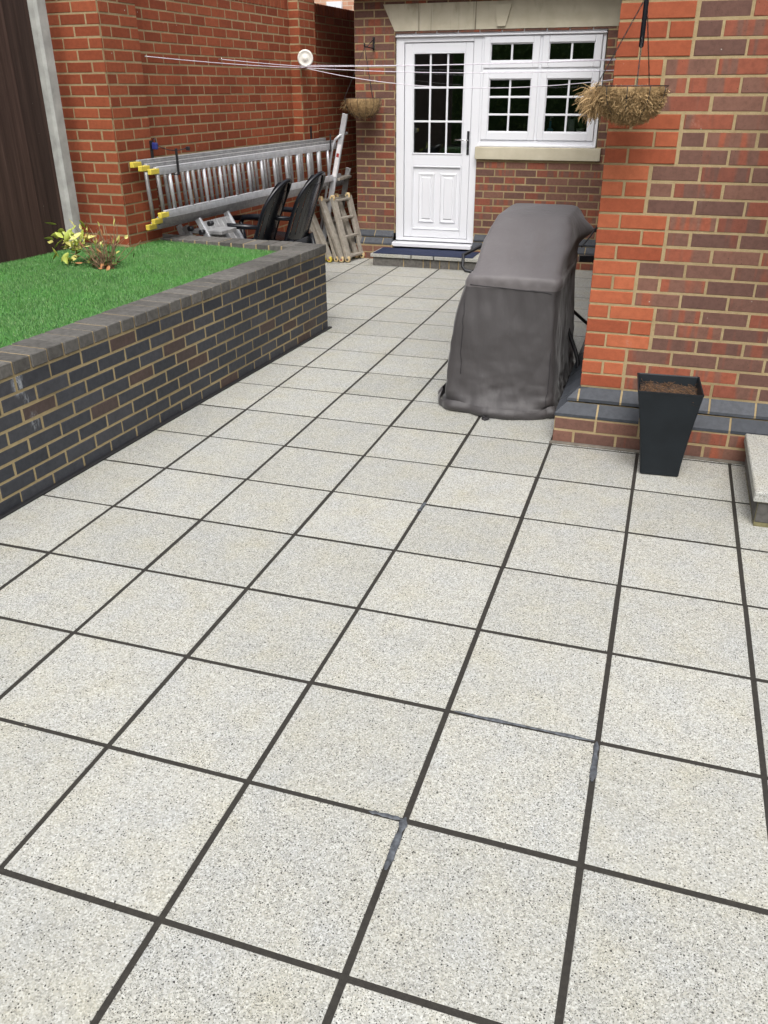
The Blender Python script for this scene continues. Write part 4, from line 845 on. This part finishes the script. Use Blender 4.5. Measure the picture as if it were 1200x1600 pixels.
def cvp(i, j):
    z_, x0, x1, y0, y1 = TB2[i]; an_ = 2*math.pi*j/NC-math.pi*.75; c_, s_ = math.cos(an_), math.sin(an_); e = 2/13 if z_ < .8 else 2/13
    if z_ < .06: e = 2/5.
    cx, cy, ax_, ay_ = (x0+x1)/2, (y0+y1)/2, (x1-x0)/2, (y1-y0)/2
    # even spacing: square parametrisation
    m_ = max(abs(c_), abs(s_)); sx, sy = c_/m_, s_/m_; q = (abs(sx)**(2/e)+abs(sy)**(2/e))**(e/2); px_, py_ = sx/q, sy/q
    p = V((cx+ax_*px_, cy+ay_*py_, z_)); nrm = V((px_**5, py_**5, 0)); nrm = nrm.normalized() if nrm.length > 1e-6 else V((0, 0, 1))
    along = p.x*1.0 if abs(py_) > abs(px_) else p.y; fr = py_ < -.8
    k = 0
    if z_ < .76:
        fold = math.exp(-(.74-z_)/.16); k += .0028*fold*math.sin(along*75+1.5*math.sin(z_*9))+.003*fold*noise.noise(V((along*30, z_*5, 2)))
        k += .007*noise.noise(V((along*5.0, z_*2.6, 7 if fr else 11)))+.005*noise.noise(V((along*11+z_*4, z_*7-along*6, 4)))
        low = math.exp(-z_/.13); k += low*(.016*noise.noise(V((along*9, z_*16, 1)))+.012*noise.noise(V((along*4, z_*38+along*5, 3))))
        cr = abs((z_-.10)-.06*math.sin(along*7)-.03); k -= .010*math.exp(-(cr/.012)**2)*low*2
    else:
        k += .006*noise.noise(V((p.x*6+p.y*3, p.y*2.5, z_*4)))
    rg = lambda v_: (1-min(1, abs(noise.noise(v_))*3.2))**2
    if z_ < .74: k += (.007*rg(V((along*4.5+z_*1.5, z_*1.1, 21)))-.004*rg(V((along*7-z_*3, z_*2.2, 31))))*min(1, (.76-z_)*5)+.020*rg(V((along*2.5, z_*13+along*2.5, 41)))*math.exp(-z_/.14)-.010*rg(V((along*4.5, z_*17-along*3, 61)))*math.exp(-z_/.2)
    elif z_ < 1.05: k += .005*rg(V((along*5+z_*3, z_*2, 51)))
    if z_ < .05: k += .03*noise.noise(V((p.x*4, p.y*4, 5)))-.005
    p += nrm*k
    if z_ > .8: p.z += .005*noise.noise(V((p.x*7, p.y*3, 9)))+.004*math.sin((p.x*1.2+.25*p.y)*34+2*noise.noise(V((p.x*3, p.y*3, 1))))*math.exp(-((z_-.93)/.07)**2)-.008*math.exp(-((z_-.93)/.06)**2)*(1-abs(px_))
    ear = (abs(px_)*abs(py_))**5*math.exp(-((z_-.768)/.035)**2)*(py_ < 0)
    p += V(((1 if px_ > 0 else -1)*.010*ear, -.012*ear, -.004*ear))
    if px_ > .4 and 3.3 < p.y < 4.0 and .78 < z_ < 1.05: p.x += .075*math.exp(-((z_-.955)/.055)**2)*math.exp(-((p.y-3.62)/.16)**2)
    if px_ < -.4 and 3.2 < p.y < 4.0 and .8 < z_ < 1.0: p.x -= .05*math.exp(-((z_-.90)/.06)**2)*math.exp(-((p.y-3.6)/.2)**2)
    return p
b = MB(); b.grid(cvp, len(TB2), NC, closed=True); n = len(b.v); b.face([n-NC+k for k in range(NC)], 0, None, (0, 0, 0), True)
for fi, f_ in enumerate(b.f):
    if sum(b.v[t][2] for t in f_)/len(f_) < .738: b.m[fi] = 1  # below the seam: the tone with the front's shade painted in
cv = b.build('cover', [COVER, COVER_SHADE], bq)
def onring(z_, fx_):       # nearest cover vertex on the front at height z and x
    i = min(range(len(TB2)), key=lambda q: abs(TB2[q][0]-z_)); best = min((cvp(i, j) for j in range(NC) if cvp(i, j).y < 3.3), key=lambda p: abs(p.x-fx_)); return best
b = MB()
def hemp(i, j):
    p = cvp(3, j); c_ = V((-.86, 3.25, 0)); d = V((p.x-c_.x, p.y-c_.y, 0)).normalized(); w_ = .5+noise.noise(V((p.x*7, p.y*7, 77))); t_ = i/5
    return V((p.x, p.y, 0))+d*(.006+.030*w_*math.sin(t_*math.pi)*.9+.012*(1-t_)*w_)+UZ*(.004+(.040+.030*w_)*t_)
b.grid(hemp, 6, NC, closed=True); b.build('hem', COVER_SHADE, cv)
b = MB(); pts = []
for k in range(15):
    t = k/14; x_ = -1.055+.50*t; z_ = .742-.022*t-(.03*max(0, t-.9)*10*.6); p = onring(z_, x_); pts.append(V((x_, p.y-.002, z_)))
b.tube(pts, .0022, 5); b.build('seam', SEAM, cv)
for (xx, za, zb) in ((-1.085, .22, .66), (-.555, .06, .40)):
    b = MB(); pts = []
    for k in range(12):
        z_ = za+(zb-za)*k/11; i = min(range(len(TB2)), key=lambda q: abs(TB2[q][0]-z_)); p = min((cvp(i, j) for j in range(NC) if cvp(i, j).y < 3.2), key=lambda p: abs(p.x-xx)); pts.append(p+V((0, -.0025, 0)))
    b.tube(pts, .0018, 5); b.build('seam', SEAM, cv)
b = MB(); b.tube([(-.985, 2.66, .03), (-.93, 2.63, .02), (-.89, 2.60, .008), (-.865, 2.585, .012), (-.885, 2.57, .008), (-.905, 2.59, .006)], .006, 6); b.build('draw_cord', SEAM, cv)
b = MB(); b.tube([(-.49, 3.30, .90), (-.455, 3.45, .945), (-.432, 3.60, .985)], .005, 6); b.build('strap', SEAM, cv)
b = MB(); b.tube([(-1.08, 2.9, .12), (-.6, 2.9, .12), (-.6, 3.6, .12), (-1.08, 3.6, .12), (-1.08, 2.92, .12)], .015, 8)
b.build('frame', BLK, bq); b = MB(); b.tube([(-.60, 3.5, .50), (-.56, 3.6, .464), (-.441, 3.75, .326), (-.42, 3.78, .30)], .011, 8); b.build('strut', BLK, bq); b = MB(); b.tube([(-.55, 3.40, .40), (-.516, 3.35, .352), (-.46, 3.25, .275), (-.434, 3.2, .221), (-.42, 3.1, .157), (-.427, 3.0, .105), (-.46, 2.95, .02)], .013, 8); b.build('curved_leg', BLK, bq)
b = MB(); b.tube([(-1.15, 3.55, .66), (-1.26, 3.56, .67), (-1.285, 3.58, .69), (-1.29, 3.62, .76), (-1.20, 3.8, .80), (-1.10, 3.85, .80)], .012, 8); b.build('handle', BLK, bq)
b = MB(); b.bar((-.55, 4.26, .86), (-.38, 4.30, .86), .03, .025); b.build('shelf_bracket', BLK, bq); b = MB(); b.bar((-.60, 4.40, .64), (-.38, 4.45, .64), .04, .045); b.build('shelf_bracket', BLK, bq)
# ------------------------------------------------------------ surroundings
nh = thing('neighbour_house', 'pale brick neighbouring house seen over the boundary wall', 'house', (-7.5, 16, 0))
def flatbrick():
    q = N('pale_far_brick'); c = q.coord(); bt = q.n('TexBrick'); mp = q.n('Mapping'); mp.inputs['Rotation'].default_value = (math.pi/2, 0, 0); q.set(mp, 'Vector', c); q.set(bt, 'Vector', mp.outputs[0])
    q.set(bt, 'Scale', 1.0); bt.inputs['Brick Width'].default_value = .225; bt.inputs['Row Height'].default_value = .075; bt.inputs['Mortar Size'].default_value = .006
    bt.inputs['Color1'].default_value = (.42, .20, .13, 1); bt.inputs['Color2'].default_value = (.52, .30, .20, 1); bt.inputs['Mortar'].default_value = (.5, .42, .32, 1); q.fin(bt.outputs[0], .9); return q.m
b = MB(); b.box((-10.5, 16, 0), (8, 0, 0), (0, 5, 0), (0, 0, 5.5)); b.build('wall', flatbrick(), nh); b = MB(); b.box((-7.05, 15.93, 3.17), (.32, 0, 0), (0, .07, 0), (0, 0, .13)); b.build('window_sill', UPVC, nh)
b = MB(); b.box((-7.03, 15.97, 3.75), (.9, 0, 0), (0, .04, 0), (0, 0, 1.1), ch=.01); b.build('window', UPVC, nh); b = MB(); b.poly([(-11, 15.6, 5.4), (-2, 15.6, 5.4), (-2, 18.5, 7.6), (-11, 18.5, 7.6)]); b.build('roof', plain('neighbour_tiles', (.12, .06, .04), .9), nh)
# trees at the end of the garden, seen only as reflections in the glass
hg = MB(); rr = random.Random(3)
for k in range(9000):
    x_ = rr.uniform(-9, 7); top = 4.0+.9*noise.noise(V((x_*.5, 0, 0))); z_ = rr.uniform(0, top); p = V((x_, -14+rr.gauss(0, .35)-.5*noise.noise(V((x_, z_, 0))), z_)); d = V((rr.gauss(0, 1), rr.gauss(0, 1), rr.gauss(0, 1))).normalized(); s_ = d.orthogonal().normalized(); l_ = rr.uniform(.10, .22)
    hg.poly([p, p+d*l_*.5+s_*l_*.3, p+d*l_, p+d*l_*.5-s_*l_*.3], rr.choice((0, 0, 1)))
hg.box((-9, -14.6, 0), (16, 0, 0), (0, .1, 0), (0, 0, 3.5), 0)
ho = hg.build('hedge', [plain('hedge_leaf_dark', (.09, .16, .045), .7), plain('hedge_leaf', (.22, .32, .10), .6)]); ho['kind'] = 'stuff'; tag(ho, 'dark green hedge reflected in the window glass', 'hedge')

# grit and crumbs lying along the joints
gr = MB()
for k in range(260):
    if random.random() < .5: p = V((random.choice(range(-6, 3))*PX+random.gauss(0, .02), random.uniform(-2, 6), 0))
    else: p = V((random.uniform(-2.5, 1.2), random.choice(range(-3, 12))*PY+random.gauss(0, .02), 0))
    if p.x < -2.5 or (p.x > -.5 and p.y > 2.3): continue
    r_ = random.uniform(.0012, .0032); q = [V((random.gauss(0, 1), random.gauss(0, 1), random.gauss(0, .6))).normalized()*r_ for _ in range(5)]
    o_ = p+UZ*(r_*.7+.001); n = len(gr.v); gr.v += [tuple(o_+V(t)*r_) for t in ((1, 0, 0), (-.5, .8, .1), (-.6, -.8, 0), (0, .1, .9), (.1, 0, -.6))]
    for f_ in ((0, 1, 3), (1, 2, 3), (2, 0, 3), (1, 0, 4), (2, 1, 4), (0, 2, 4)): gr.face([n+t for t in f_], k % 3 == 0)
go = gr.build('grit', [plain('dark_grit', (.04, .035, .03), .9), plain('pale_grit', (.4, .37, .3), .9)]); go['kind'] = 'stuff'; tag(go, 'tiny crumbs of grit scattered along the paving joints', 'grit')
